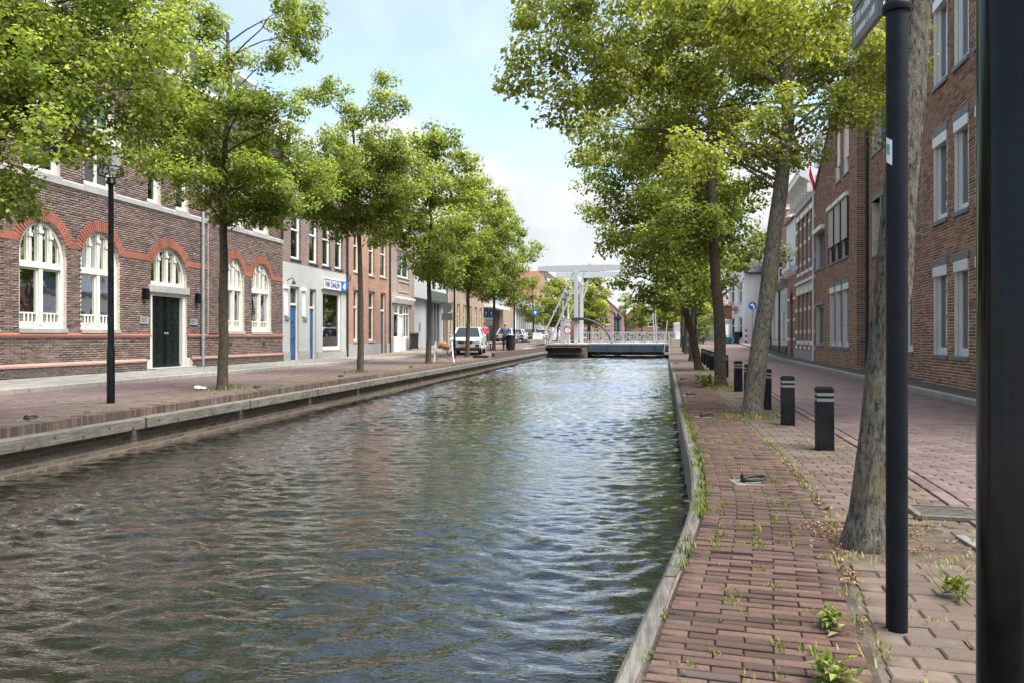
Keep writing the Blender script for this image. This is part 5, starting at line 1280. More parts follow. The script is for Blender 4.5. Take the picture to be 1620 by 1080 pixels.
for i, (bx_, by_, H_, rm, zb, lab) in enumerate([(-8.53, 30.4, 9.7, 2.5, 3.9, 'lime tree beside the trestle with firewood'), (-9.0, 40.0, 9.9, 2.6, 3.9, 'lime tree in front of the white car'), (-9.3, 49.5, 9.8, 2.8, 3.8, 'lime tree with a crooked trunk beside the man in blue')]):
    z = zr(by_)
    tree('lime_tree', (bx_, by_, z), [(0, 0, 0), (.05, 0, 2), (.02, 0, 4), (.1, .1, 6), (0, 0, H_ - 1.5)], .125, auto_lobes(31 + i, zb, H_, rm, 17, (.2, 0)), lab, 24 + i, size=.125, per_clump=46, density=27, group=GB, clump_r=.38)
# right bank
b = (1.23, 4.19, 0)
r1 = [(868, 60, 70), (845, 120, 45), (905, 20, 80), (930, 95, 75), (895, 160, 42), (985, 40, 90), (1000, 120, 70), (1075, 30, 90), (960, 160, 45), (1150, 50, 85), (1080, 110, 60), (1230, 20, 90), (1320, 20, 80), (1390, 60, 50)]
r1 = px_lobes(r1, 6.9, b, 4, .5)
up = [(x * .85, y - 1.0, z + 2.2, r * 1.2) for x, y, z, r in r1[::4]] + auto_lobes(8, 4.4, 8.5, 2.4, 5)
T1 = tree('lime_tree', b, [(0, 0, 0), (.06, .01, .54), (.11, .02, 1.04), (.16, .03, 1.61), (.24, .04, 2.56), (.3, .1, 3.6), (.3, .15, 4.8), (.3, .2, 7.5)], .098, r1 + up,
     'leaning lime tree with lichen on its bark, nearest the camera, behind the blue-black post', 27, size=.046, per_clump=112, density=52, mat='leaf_yellow', bark='bark_grey', group=GR, clump_r=.20, blossom=.26, zmin=3.9, bk=.6, taper=.5)
b = (1.69, 10.96, 0)
r2 = [(960, 205, 40), (930, 195, 26), (1010, 190, 50), (1060, 215, 50), (1110, 170, 60), (1020, 250, 45), (1085, 265, 45), (1150, 110, 70), (1200, 60, 70), (1260, 70, 70), (1310, 110, 65), (1350, 160, 50), (1385, 190, 36), (1300, 180, 45), (1370, 100, 60), (1160, 210, 50), (1205, 170, 45), (1130, 30, 70), (1050, 120, 65), (1225, 250, 34), (1200, 300, 30), (1330, 60, 60), (1395, 140, 40), (1185, 235, 36)]
r2 = px_lobes(r2, 10.8, b, 5, .9)
tree('lime_tree', b, [(0, 0, 0), (.085, .01, .86), (.225, .03, 1.75), (.3, .05, 2.38), (.375, .06, 3.0), (.485, .08, 3.96), (.5, .1, 5.2), (.4, .1, 6.2), (.3, .1, 8.4)], .135, r2 + shifted(r2, -1.2, 1.8, .3, 7) + [(x, y, z + 2.4, r) for x, y, z, r in r2[4:12:2]],
     'lime tree leaning to the right beside the bollards, second from the camera', 28, size=.056, per_clump=110, density=40, mat='leaf_yellow', bark='bark_grey', group=GR, clump_r=.26, blossom=.26)
b = (1.95, 17.03, 0)
r3 = [(945, 300, 30), (985, 330, 38), (1000, 265, 44), (950, 255, 26), (1050, 320, 46), (1100, 345, 44), (1150, 355, 36), (1180, 395, 26), (1030, 390, 36), (985, 385, 30), (960, 375, 20), (1085, 280, 45), (1130, 295, 42), (1170, 310, 32), (1040, 240, 46), (1010, 310, 40), (1070, 380, 36), (1195, 370, 20), (1110, 390, 32)]
r3 = px_lobes(r3, 16.9, b, 6, 1.0)
tree('lime_tree', b, [(0, 0, 0), (-.02, 0, 1.5), (-.15, 0, 3.0), (-.2, 0, 4.6), (-.2, .1, 6.5), (0, 0, 9)], .135, r3 + shifted(r3, -1.5, 1.8, .35, 8) + auto_lobes(9, 6.6, 9.6, 2.0, 6),
     'upright lime tree with green shoots at its foot, third from the camera', 29, size=.072, per_clump=90, density=32, mat='leaf_lime', bark='bark_brown', group=GR, clump_r=.32)
b = (2.26, 25.93, 0)
r4 = [(1012, 415, 24), (1050, 430, 30), (1080, 400, 30), (1112, 440, 26), (988, 440, 20), (1030, 465, 24), (1062, 475, 24), (1150, 420, 26), (1172, 412, 18), (1040, 370, 34), (1000, 380, 26), (1090, 350, 34), (1130, 380, 30), (1020, 340, 30), (1060, 320, 30), (1100, 470, 20), (1135, 455, 20), (1015, 490, 16)]
r4 = px_lobes(r4, 25.4, b, 7, 1.2)
tree('lime_tree', b, [(0, 0, 0), (-.15, 0, .8), (-.45, 0, 2.0), (-.75, 0, 3.2), (-.8, 0, 5), (-.6, 0, 8)], .14, r4 + shifted(r4, -1.6, 1.8, .3, 9), 'lime tree leaning towards the water, fourth from the camera', 30, size=.11, per_clump=48, density=28, bark='bark_brown', group=GR, clump_r=.36)
for i, (bx_, by_, lab) in enumerate([(2.75, 35.5, 'lime tree behind the one leaning to the water'), (3.15, 45.5, 'lime tree next to the grey cabinet on the right bank'), (3.6, 55.5, 'lime tree at the right foot of the bridge')]):
    tree('lime_tree', (bx_, by_, zr(by_)), [(0, 0, 0), (.05, 0, 2), (.1, 0, 4), (0, .1, 6), (0, 0, 8)], .13, auto_lobes(41 + i, 3.6 if i else 4.4, 9.4, 2.3, 15), lab, 51 + i, size=.14, per_clump=40, density=24, group=GR, clump_r=.42)
# trees beyond the bridge: two patterns, copied
GF = 'trees beyond the bridge'
fa = tree('far_tree', (-6.4, 112, .3), [(0, 0, 0), (.1, 0, 3), (0, 0, 9)], .2, auto_lobes(61, 3.2, 11.2, 3.6, 18), 'broad bright green tree seen between the bridge posts and lift rod', 61, size=.26, per_clump=30, density=11, mat='leaf_yellow', group=GF, clump_r=.55)
fb = tree('far_tree', (-11.0, 82, .4), [(0, 0, 0), (.1, 0, 2), (0, 0, 5.5)], .13, auto_lobes(62, 2.6, 7.4, 2.1, 12), 'small green tree left of the bridge, before the glazed hall', 62, size=.20, per_clump=26, density=13, mat='leaf_far', group=GF, clump_r=.42)
for k, (src, x, y, sc, lab) in enumerate([(fa, -9.8, 98, .78, 'olive green tree behind the bridge stays'), (fb, -7.5, 128, 1.3, 'far tree left of the broad bright tree'), (fb, 2.2, 160, 1.3, 'distant low tree straight down the canal'), (fa, 5.6, 118, .8, 'far tree right of the bridge behind the guard arm'),
                                          (fa, 7.2, 84, .72, 'tree on the right bank just beyond the bridge'), (fb, -1.6, 190, 1.6, 'most distant tree at the canal end'), (fb, 9.5, 140, 1.6, 'distant tree behind the cream gable house')]):
    o = copy_tree(src); o.location = (x, y, .3); o.scale = (sc, sc, sc); o.rotation_euler = (0, 0, 1.3 * k + .5); o['label'] = lab

# ================================================================== STREET FURNITURE, VEHICLES, PEOPLE
# ---- bollards
def make_bollard():
    r = empty('bollard'); w = .08
    MB().box(-w, w, -w, w, -.05, .47).box(-w, w, -w, w, .50, .525).box(-w, w, -w, w, .555, .60).build('post', 'bollard_black', r, bevel=.006)
    m = MB().box(-w + .004, w - .004, -w + .004, w - .004, .47, .50); m.build('band', 'bollard_band', r); m = MB().box(-w + .004, w - .004, -w + .004, w - .004, .525, .555); m.build('band', 'bollard_band', r)
    m = MB(); m.box(-w + .012, w - .012, -w + .012, w - .012, .60, .612); m.build('cap', 'bollard_black', r, bevel=.004); return r
bl = [(1.89, 7.76, 'black bollard with two pale bands, nearest the camera'), (1.95, 9.83, 'second nearest black bollard, just right of the leaning trunk'), (2.05, 11.97, 'black bollard half hidden by the leaning trunk'), (2.10, 14.0, 'black bollard almost wholly behind the leaning trunk'), (2.17, 15.87, 'black bollard standing free between the two trunks'),
      (2.57, 21.3, 'black bollard just right of the upright trunk'), (2.68, 26.0, 'black bollard just left of the upright trunk, nearest of its row'), (2.8, 28.2, 'second bollard of the far row left of the upright trunk'), (2.93, 30.8, 'third bollard of the far row left of the upright trunk'), (3.04, 33.1, 'farthest black bollard beyond the tree leaning to the water')]
proto = None
for i, (x, y, lab) in enumerate(bl):
    o = make_bollard() if proto is None else copy_tree(proto); proto = proto or o
    o.location = (x, y, zr(y)); o.rotation_euler = (rnd.gauss(0, .008), rnd.gauss(0, .008), rnd.gauss(-.04, .05)); tag(o, lab, 'bollard', 'black bollards along the right road')

# ---- mooring rings let into the quay
def mooring_ring(x, y, rz, lab, group, z=0.):
    r = empty('mooring_ring', (x, y, z), rz, lab, 'mooring ring', group)
    MB().box(-.11, .11, -.11, .11, -.03, .003).build('plate', 'plate_stone', r, bevel=.004)
    m = MB(); m.ring((-.03, 0, .028), .032, .011, 'x', 14, 6); m.build('eye', 'iron', r, smooth=True)
    pts = [(.055 + .085 * math.cos(2 * math.pi * k / 20), .075 * math.sin(2 * math.pi * k / 20), .018 + .022 * (1 - math.cos(2 * math.pi * k / 20 - math.pi)) / 2) for k in range(21)]
    m = MB(); m.tube(pts, .011, 6, False); m.build('ring', 'iron', r, smooth=True); return r
for x, y, lab in [(.86, 5.83, 'iron mooring ring on its stone plate, nearest on the right quay'), (.97, 10.5, 'second iron mooring ring on the right quay'), (1.05, 14.3, 'third iron mooring ring on the right quay'), (1.28, 19.6, 'fourth iron mooring ring on the right quay'), (1.5, 25.0, 'fifth iron mooring ring on the right quay'), (1.8, 31.5, 'farthest iron mooring ring on the right quay')]:
    mooring_ring(x, y, .15, lab, 'mooring rings on the right quay')
for x, y, lab in [(-7.95, 8.7, 'iron mooring ring before the left lamp post, nearest on the left quay'), (-7.95, 14.75, 'iron mooring ring beside the first left trunk'), (-7.95, 19.4, 'iron mooring ring between the first two left trunks'), (-7.95, 26.0, 'iron mooring ring beyond the second left trunk')]:
    mooring_ring(x, y, 1.7, lab, 'mooring rings on the left quay')

# ---- drain grate in the right gutter
g = empty('drain_grate', (1.98, 5.02, -.012), -.08, 'iron drain grate in the gutter behind the lime tree', 'drain')
m = MB(); m.box(-.24, .24, -.17, -.14, 0, .022); m.box(-.24, .24, .14, .17, 0, .022); m.box(-.24, -.20, -.14, .14, 0, .022); m.box(.14, .24, -.14, .14, 0, .022); m.build('frame', 'grate_iron', g)
for k in range(7): MB().box(-.20, .14, -.125 + k * .038, -.107 + k * .038, .0, .019).build('slat', 'grate_iron', g)
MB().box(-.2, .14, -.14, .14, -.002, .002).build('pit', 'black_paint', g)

# ---- fingerpost
fp = empty('fingerpost', (1.0, 3.03, 0), 0, 'blue-black round signpost with a grey finger board at its top', 'signpost')
m = MB(); m.lathe([(.0385, -.05), (.0385, 2.38)], 0, 0, 28); m.build('pole', 'navy_steel', fp, smooth=True)
m = MB(); m.lathe([(.036, 2.335), (.049, 2.342), (.053, 2.358), (.049, 2.374), (.040, 2.382), (.040, 2.95)], 0, 0, 28); m.build('collar', 'navy_steel', fp, smooth=True)
bd = MB().box(-.052, -.030, .055, .40, 2.352, 2.50).box(-.052, -.030, .055, .40, 2.512, 2.66).box(-.046, -.036, .04, .39, 2.35, 2.67).build('finger_board', 'sign_grey', fp, bevel=.004)
r_ = random.Random(5)
for rowz in (2.385, 2.445, 2.545, 2.605):
    m = MB(); y = .09
    while y < .355:                                    # rows of small pale letters, too small to read in the photograph
        wd = r_.uniform(.008, .016); hh_ = r_.choice((.026, .026, .036)); m.box(-.0535, -.052, y, y + wd, rowz, rowz + hh_); y += wd + (.006 if r_.random() < .84 else .022)
    m.build('lettering', 'sign_white', bd, kind='stuff')
def sticker(name, mat, a0, a1, z0, z1, skew=0.):
    m = MB(); n = 5; rr_ = .0392; vs = []; 
    for k in range(n + 1):
        a = a0 + (a1 - a0) * k / n; q = skew * k / n
        vs += [(rr_ * math.cos(a), rr_ * math.sin(a), z0 + q), (rr_ * math.cos(a), rr_ * math.sin(a), z1 + q)]
    m.add(vs, [(2 * k, 2 * k + 2, 2 * k + 3, 2 * k + 1) for k in range(n)]); m.build(name, mat, fp)
sticker('sticker', 'sign_white', R(186), R(228), 1.77, 1.865, -.02); sticker('sticker', 'turquoise', R(190), R(215), 1.80, 1.84, -.01); sticker('sticker', 'sign_blue', R(-25), R(-8), 1.40, 1.475)

# ---- lamp posts
def lamp_head(r, z):
    m = MB(); m.lathe([(.05, z - .12), (.085, z - .10), (.06, z - .02), (.07, z)], 0, 0, 12); m.build('collar', 'black_steel', r, smooth=True)
    m = MB()
    for k in range(4):
        a = k * math.pi / 2 + .5; c_, s_ = math.cos(a), math.sin(a)
        m.tube([(.06 * c_, .06 * s_, z), (.17 * c_, .17 * s_, z + .03), (.20 * c_, .20 * s_, z + .10), (.16 * c_, .16 * s_, z + .17)], .011, 6)
    m.ring((0, 0, z + .17), .165, .012, 'z', 20, 6); m.build('basket', 'black_steel', r)
    m = MB(); m.lathe([(.09, z + .05), (.13, z + .18), (.20, z + .46), (.21, z + .48)], 0, 0, 16); m.build('lantern_glass', 'lamp_glass', r, smooth=True)
    m = MB(); m.lathe([(.23, z + .48), (.22, z + .52), (.12, z + .62), (.03, z + .66), (.02, z + .72)], 0, 0, 16); m.build('lantern_cap', 'zinc', r, smooth=True)
def lamp_post(x, y, h, lab, group='black lamp posts', r0=.055, z=0.):
    r = empty('lamp_post', (x, y, z), 0, lab, 'lamp post', group)
    m = MB(); m.lathe([(r0 * 1.15, -.05), (r0 * 1.15, .9), (r0 * .95, .95), (r0 * .75, h)], 0, 0, 16); m.build('pole', 'black_steel', r, smooth=True); lamp_head(r, h); return r
lamp_post(-8.61, 11.14, 3.76, 'black lamp post with a ring-framed lantern on the left quay, nearest the camera')
lamp_post(-9.1, 37.4, 4.55, 'black lamp post with a pale lantern in front of the white car', z=zr(37.4))
lamp_post(-9.0, 56.5, 4.6, 'black lamp post among leaves near the man in blue', r0=.075, z=zr(56))
lamp_post(3.4, 41.0, 4.6, 'dark lamp post behind the tree leaning to the water', z=zr(41))
# the big post right in front of the camera
fg = empty('foreground_lamp_post', (.625, 1.32, 0), 0, 'thick glossy black post at the right edge of the picture', 'lamp post')
m = MB(); m.lathe([(.082, -.05), (.082, .18), (.074, .22), (.063, .26), (.063, 2.3), (.058, 2.34), (.05, 4.4)], 0, 0, 40); m.build('pole', 'gloss_black', fg, smooth=True)
m = MB(); m.lathe([(.07, 2.30), (.072, 2.32), (.066, 2.35)], 0, 0, 32); m.build('collar', 'black_steel', fg, smooth=True); lamp_head(fg, 4.4)
m = MB(); m.box(.040, .066, -.006, .006, .05, 2.1); m.build('seam', 'black_steel', fg)

# ---- wheelie bins
def wheelie_bin(x, y, z, rz, lab, mark=False, group='dark wheelie bins'):
    b = empty('wheelie_bin', (x, y, z), rz, lab, 'bin', group)
    m = MB(); m.add([(-.22, -.24, .05), (.22, -.24, .05), (.22, .22, .05), (-.22, .22, .05), (-.28, -.33, .95), (.28, -.33, .95), (.28, .33, .95), (-.28, .33, .95)], [(0, 3, 2, 1), (4, 5, 6, 7), (0, 1, 5, 4), (1, 2, 6, 5), (2, 3, 7, 6), (3, 0, 4, 7)]); m.build('body', 'bin_dark', b, bevel=.02)
    m = MB(); m.prism([(-.37, .95), (-.37, 1.0), (-.1, 1.07), (.36, 1.05), (.36, .95)], 'x', -.30, .30); m.build('lid', 'bin_dark', b, bevel=.015)
    m = MB(); m.tube([(-.26, .38, 1.0), (.26, .38, 1.0)], .018, 6); m.build('handle', 'bin_dark', b)
    for x_ in (-.26, .26): m = MB(); m.disc((x_ - .03, .24, .1), .1, .06, 'x', 14); m.build('wheel', 'rubber', b)
    if mark: MB().box(-.1, -.02, -.292, -.285, .5, .68).box(-.24, -.14, -.33, -.32, .78, .86).build('mark', 'sign_white', b).rotation_euler = (R(-5), 0, 0)
    return b
wheelie_bin(-14.15, 47.0, .3, .35, 'black wheelie bin with white marks before the taupe house', True)
wheelie_bin(9.75, 72.2, .5, 0, 'dark wheelie bin left of the red and white post'); wheelie_bin(11.3, 71.5, .5, 0, 'dark wheelie bin right of the red and white post'); wheelie_bin(11.95, 71.7, .5, 0, 'rightmost dark wheelie bin against the white corner house')

# ---- trestle with firewood
tz = zr(32); ts = empty('folding_trestle', (-8.25, 31.9, tz), .15, 'white folding trestle with a blue-grey cross brace beside the third left trunk', 'trestle')
for x in (-.36, .36):
    for s_ in (-1, 1): m = MB(); m.bar((x, .05 * s_, .88), (x + (.12 if x > 0 and s_ < 0 else 0), .34 * s_, 0), .045); m.build('leg', 'white_paint', ts)
m = MB(); m.bar((-.34, -.22, .45), (.34, -.30, .1), .06, .02); m.bar((-.34, -.30, .1), (.34, -.22, .45), .06, .02); m.build('cross_brace', 'slate_blue', ts)
MB().box(-.36, .36, -.2, .2, .50, .54).box(-.36, .36, -.22, -.2, .50, .60).build('tray', 'white_paint', ts)
fw_ = empty('firewood', (-8.25, 31.9, tz + .54), .15, 'heap of split firewood lying in the white trestle', 'firewood')
for k in range(18):
    a = (rnd.uniform(-.34, -.05), rnd.uniform(-.17, .12), .03 + .06 * (k // 4)); m = MB(); m.prism([(0, -.045), (.4, -.045), (.4, .035), (.0, .035)], 'z', 0, .09); o = m.build('log', 'firewood', fw_, bevel=.01); o.location = (a[0], a[1], a[2]); o.rotation_euler = (rnd.uniform(-.5, .5), rnd.uniform(-.25, .25), rnd.uniform(-.5, .5))

# ---- traffic signs
def sign_post(name, x, y, z, h, lab, rz=0.):
    s_ = empty(name, (x, y, z), rz, lab, 'sign'); m = MB(); m.tube([(0, 0, -.05), (0, 0, h)], .03, 8); m.build('pole', 'steel_grey', s_, smooth=True); return s_
s1 = sign_post('traffic_sign', -10.7, 42.2, zr(42), 3.1, 'grey back of a road sign with a square panel left of the white car')
m = MB(); m.disc((0, -.05, 2.75), .30, .02, 'y', 24); m.build('disc', 'steel_grey', s1); MB().box(-.32, .32, -.05, -.03, 2.0, 2.42).build('panel', 'steel_grey', s1)
s2 = sign_post('traffic_sign', -9.85, 50.6, zr(50.6), 2.75, 'blue signs with white arrows above white plates, behind the white car')
for x in (-.19, .19):
    m = MB().box(x - .17, x + .17, -.05, -.03, 2.2, 2.66); w = m.build('panel', 'sign_blue', s2); m = MB(); m.prism([(x - .02, 2.28), (x + .02, 2.28), (x + .02, 2.46), (x + .08, 2.46), (x, 2.6), (x - .08, 2.46), (x - .02, 2.46)], 'y', -.056, -.05); m.build('arrow', 'sign_white', w)
MB().box(-.3, .3, -.05, -.03, 1.98, 2.16).box(-.26, .26, -.05, -.03, 1.62, 1.94).build('plate', 'sign_white', s2)
m = MB()
for k in range(3): m.box(-.2, .2, -.054, -.05, 1.68 + k * .08, 1.71 + k * .08)
m.build('lettering', 'dark_metal', s2, kind='stuff')
s3 = sign_post('traffic_sign', 10.6, 68.6, .5, 3.7, 'round blue sign with white bent arrow beside the flower bicycle')
m = MB(); m.disc((0, -.06, 3.35), .36, .02, 'y', 28); w = m.build('disc', 'sign_blue', s3); m = MB(); m.prism([(.06, 3.08), (.16, 3.08), (.16, 3.42), (.02, 3.50), (.02, 3.6), (-.22, 3.43), (.02, 3.28), (.02, 3.38), (.06, 3.36)], 'y', -.066, -.06); m.build('arrow', 'sign_white', w)
s4 = sign_post('traffic_sign', -9.9, 76, .5, 3.4, 'small blue square sign before the olive tree left of the bridge'); MB().box(-.3, .3, -.06, -.03, 2.8, 3.4).build('panel', 'sign_blue', s4); MB().box(-.12, .12, -.066, -.06, 2.95, 3.25).build('mark', 'sign_white', s4)
rw = empty('marker_post', (10.3, 70.2, .5), 0, 'red and white striped marker post at the bend', 'post')
for k in range(5): MB().box(-.08, .08, -.08, .08, k * .26, (k + 1) * .26).build('red_band' if k % 2 == 0 else 'white_band', 'sign_red' if k % 2 == 0 else 'sign_white', rw)

# ---- lamp pole with flower bicycle, hanging flowers, planter, cabinet, bush, flag
lamp_post(10.1, 72.6, 5.6, 'tall black lamp post carrying the flower bicycle', z=.5)
bi = empty('flower_bicycle', (9.9, 72.3, 3.0), 0, 'small red bicycle with flower baskets hung on the tall lamp post', 'bicycle')
for x in (-1.0, .75):
    m = MB(); m.ring((x, 0, .3), .36, .03, 'y', 22, 6); w = m.build('wheel', 'bicycle_red', bi)
    m = MB(); [m.bar((x, 0, .3), (x + .35 * math.cos(k * .785), 0, .3 + .35 * math.sin(k * .785)), .012) for k in range(8)]; m.build('spokes', 'steel_grey', w)
m = MB(); P3 = {'a': (-1.0, 0, .3), 'b': (-.25, 0, .3), 'c': (-.4, 0, .85), 'd': (.5, 0, .85), 'e': (.75, 0, .3)}
for a, b_ in ('ab', 'bc', 'cd', 'bd', 'ac', 'de'): m.tube([P3[a], P3[b_]], .025, 6)
m.tube([(.5, 0, .85), (.45, 0, 1.05), (.25, 0, 1.05)], .02, 6); m.build('frame', 'bicycle_red', bi)
MB().box(-.55, -.25, -.06, .06, .92, .97).build('saddle', 'dark_metal', bi, bevel=.02)
def flowers(parent, name, blobs, seed, mat='flower_red', n=160, size=.09):
    rs = np.random.RandomState(seed); V, F, T = leaf_cloud([(x, y, z, r, .3) for x, y, z, r in blobs], n, size, rs, .5); return np_mesh(name, V, F, T, mat, parent, k=3)
flowers(bi, 'flower_basket', [(-.2, -.1, .75, .4), (.3, -.1, .7, .35), (.0, .15, .7, .35), (.75, 0, .85, .25), (-.6, 0, .7, .25)], 3)
ft = empty('flower_tower', (5.9, 50.5, zr(50.5)), 0, 'post with hanging baskets of red flowers left of the upright trunk', 'flower post')
m = MB(); m.tube([(0, 0, 0), (0, 0, 3.6)], .05, 8); m.build('pole', 'dark_metal', ft); flowers(ft, 'flower_basket', [(-.35, 0, 3.4, .5), (.3, 0, 3.1, .45), (0, .2, 3.6, .4), (.25, 0, 1.9, .35), (-.1, 0, 1.8, .3)], 4)
MB().box(.0, .6, -.15, .15, 2.0, 2.9).build('basket_frame', 'roof_tile', ft, bevel=.03)
for k, (x, lab) in enumerate([(8.4, 'turquoise planter box at the foot of the cream house'), (9.0, 'smaller turquoise planter box beside the first')]):
    q = empty('planter', (x, 73.5, .5), .2 * k, lab, 'planter', 'turquoise planters'); MB().box(-.3, .3, -.3, .3, 0, .75 - .2 * k).build('box', 'turquoise', q, bevel=.03); flowers(q, 'plants', [(0, 0, .8 - .2 * k, .25)], 9 + k, 'weed_leaf', 60)
cb_ = empty('utility_cabinet', (3.25, 46.0, zr(46)), -.05, 'blue-grey metal cabinet on the right quay before the bridge', 'cabinet')
MB().box(-.27, .27, -.2, .2, -.02, .93).build('body', 'slate_blue', cb_, bevel=.012); MB().box(-.29, .29, -.22, .22, .93, .97).build('lid', 'slate_blue', cb_, bevel=.01); MB().box(.05, .12, -.21, -.2, .45, .6).build('label_plate', 'sign_white', cb_)
bs = empty('bush', (6.1, 66, .5), 0, 'green bush before the cream house at the street end', 'bush')
flowers(bs, 'foliage', [(rnd.uniform(-.5, .5), rnd.uniform(-.5, .5), rnd.uniform(.3, 2.4), .45) for _ in range(22)], 6, 'weed_leaf', 70, .14); m = MB(); [m.tube([(0, 0, 0), (rnd.uniform(-.3, .3), rnd.uniform(-.3, .3), 1.6)], .02, 5) for _ in range(6)]; m.build('stem', 'bark_brown', bs)
fl = empty('red_flag', (facade_x(33.0) - .02, 33.0, 7.5), RA, 'red flag on a slanting staff at the edge of the brick flats', 'flag')
m = MB(); m.tube([(0, 0, 0), (0, -.22, .85)], .015, 6); m.build('staff', 'white_paint', fl)
m = MB(); n = 8; vs = [(.03 * math.sin(i * 1.3 + j), -.02 - .026 * i - .05 * (j / 4), .10 + .09 * i - .35 * (j / 4)) for j in range(5) for i in range(n + 1)]
m.add(vs, [(j * (n + 1) + i, j * (n + 1) + i + 1, (j + 1) * (n + 1) + i + 1, (j + 1) * (n + 1) + i) for j in range(4) for i in range(n)]); o = m.build('cloth', 'sign_red', fl, smooth=True); sm = o.modifiers.new('thick', 'SOLIDIFY'); sm.thickness = .006
q = empty('step_bar', (2.35, 44.0, zr(44)), -.05, 'low dark stone step across the right quay strip', 'step'); MB().box(-.5, .6, -.08, .08, -.02, .13).build('step', 'stone', q, bevel=.01)
q = empty('bench', (-8.9, 48.6, zr(48.6)), .1, 'low dark bench beside the man in blue', 'bench')
MB().box(-.55, .55, -.2, .2, .42, .48).build('seat', 'bin_dark', q, bevel=.01)
for x in (-.45, .45):
    for y in (-.15, .15): MB().box(x - .03, x + .03, y - .03, y + .03, 0, .42).build('leg', 'bin_dark', q)
q = empty('litter_bin', (-8.02, 49.1, zr(49)), 0, 'dark round litter bin right of the man in blue', 'bin')
m = MB(); m.lathe([(.22, 0), (.24, .1), (.24, .92), (.26, .95), (.2, 1.02)], 0, 0, 16); m.build('drum', 'bin_dark', q, smooth=True); m = MB(); m.lathe([(.25, .5), (.25, .54)], 0, 0, 16); m.build('hoop', 'dark_metal', q)
q = empty('quay_slab', (-8.1, 38.9, zr(39)), 0, 'flat dark slab lying on the left quay before the white car', 'slab'); MB().box(-.3, .5, -.25, .25, 0, .12).build('slab', 'bin_dark', q, bevel=.01)

q = empty('mooring_posts', (-1.6, 84, -.6), 0, 'pair of dark timber mooring posts bound together beyond the bridge', 'mooring post')
for x in (-.2, .2): m = MB(); m.lathe([(.2, -.6), (.2, 4.3), (.12, 4.4)], x, 0, 10); m.build('post', 'bridge_dark', q, smooth=True)
MB().box(-.45, .45, -.25, .25, 3.7, 3.95).build('binding', 'iron', q)
q = empty('paper_scrap', (-8.95, 14.2, 0), .4, 'crumpled white paper lying beside the first left trunk', 'litter'); m = MB(); m.sphere((0, 0, .05), .09, 8, .5); m.sphere((.1, .05, .035), .06, 7, .5); m.build('paper', 'sign_white', q)
def bicycle(x, y, z, rz, paint, lab):
    b = empty('bicycle', (x, y, z), rz, lab, 'bicycle', 'bicycles on the bridge')
    for k in (-.52, .52):
        m = MB(); m.ring((k, 0, .35), .33, .022, 'y', 20, 5); w = m.build('wheel', 'rubber', b); m = MB(); [m.bar((k, 0, .35), (k + .32 * math.cos(j * .63), 0, .35 + .32 * math.sin(j * .63)), .008) for j in range(10)]; m.build('spokes', 'steel_grey', w)
    P = dict(r=(-.52, 0, .35), b=(-.08, 0, .32), s=(-.22, 0, .85), h=(.36, 0, .88), f=(.52, 0, .35)); m = MB()
    for i, j in ('rb', 'bs', 'sh', 'bh', 'rs', 'hf'): m.tube([P[i], P[j]], .018, 6)
    m.tube([P['h'], (.33, 0, 1.05), (.25, .25, 1.08)], .014, 5); m.tube([(.33, 0, 1.05), (.25, -.25, 1.08)], .014, 5); m.build('frame', paint, b); MB().box(-.36, -.12, -.07, .07, .90, .95).build('saddle', 'rubber', b, bevel=.02)
for x, p_, lab in ((-2.9, 'car_dark', 'dark bicycle leaning at the left end of the bridge railing'), (-1.2, 'bicycle_red', 'red bicycle behind the middle of the bridge railing'), (.4, 'slate_blue', 'blue-grey bicycle behind the right half of the bridge railing'), (1.7, 'car_dark', 'dark bicycle behind the right end of the bridge railing')):
    bicycle(x, 73.2, .56, .1 * x, p_, lab)

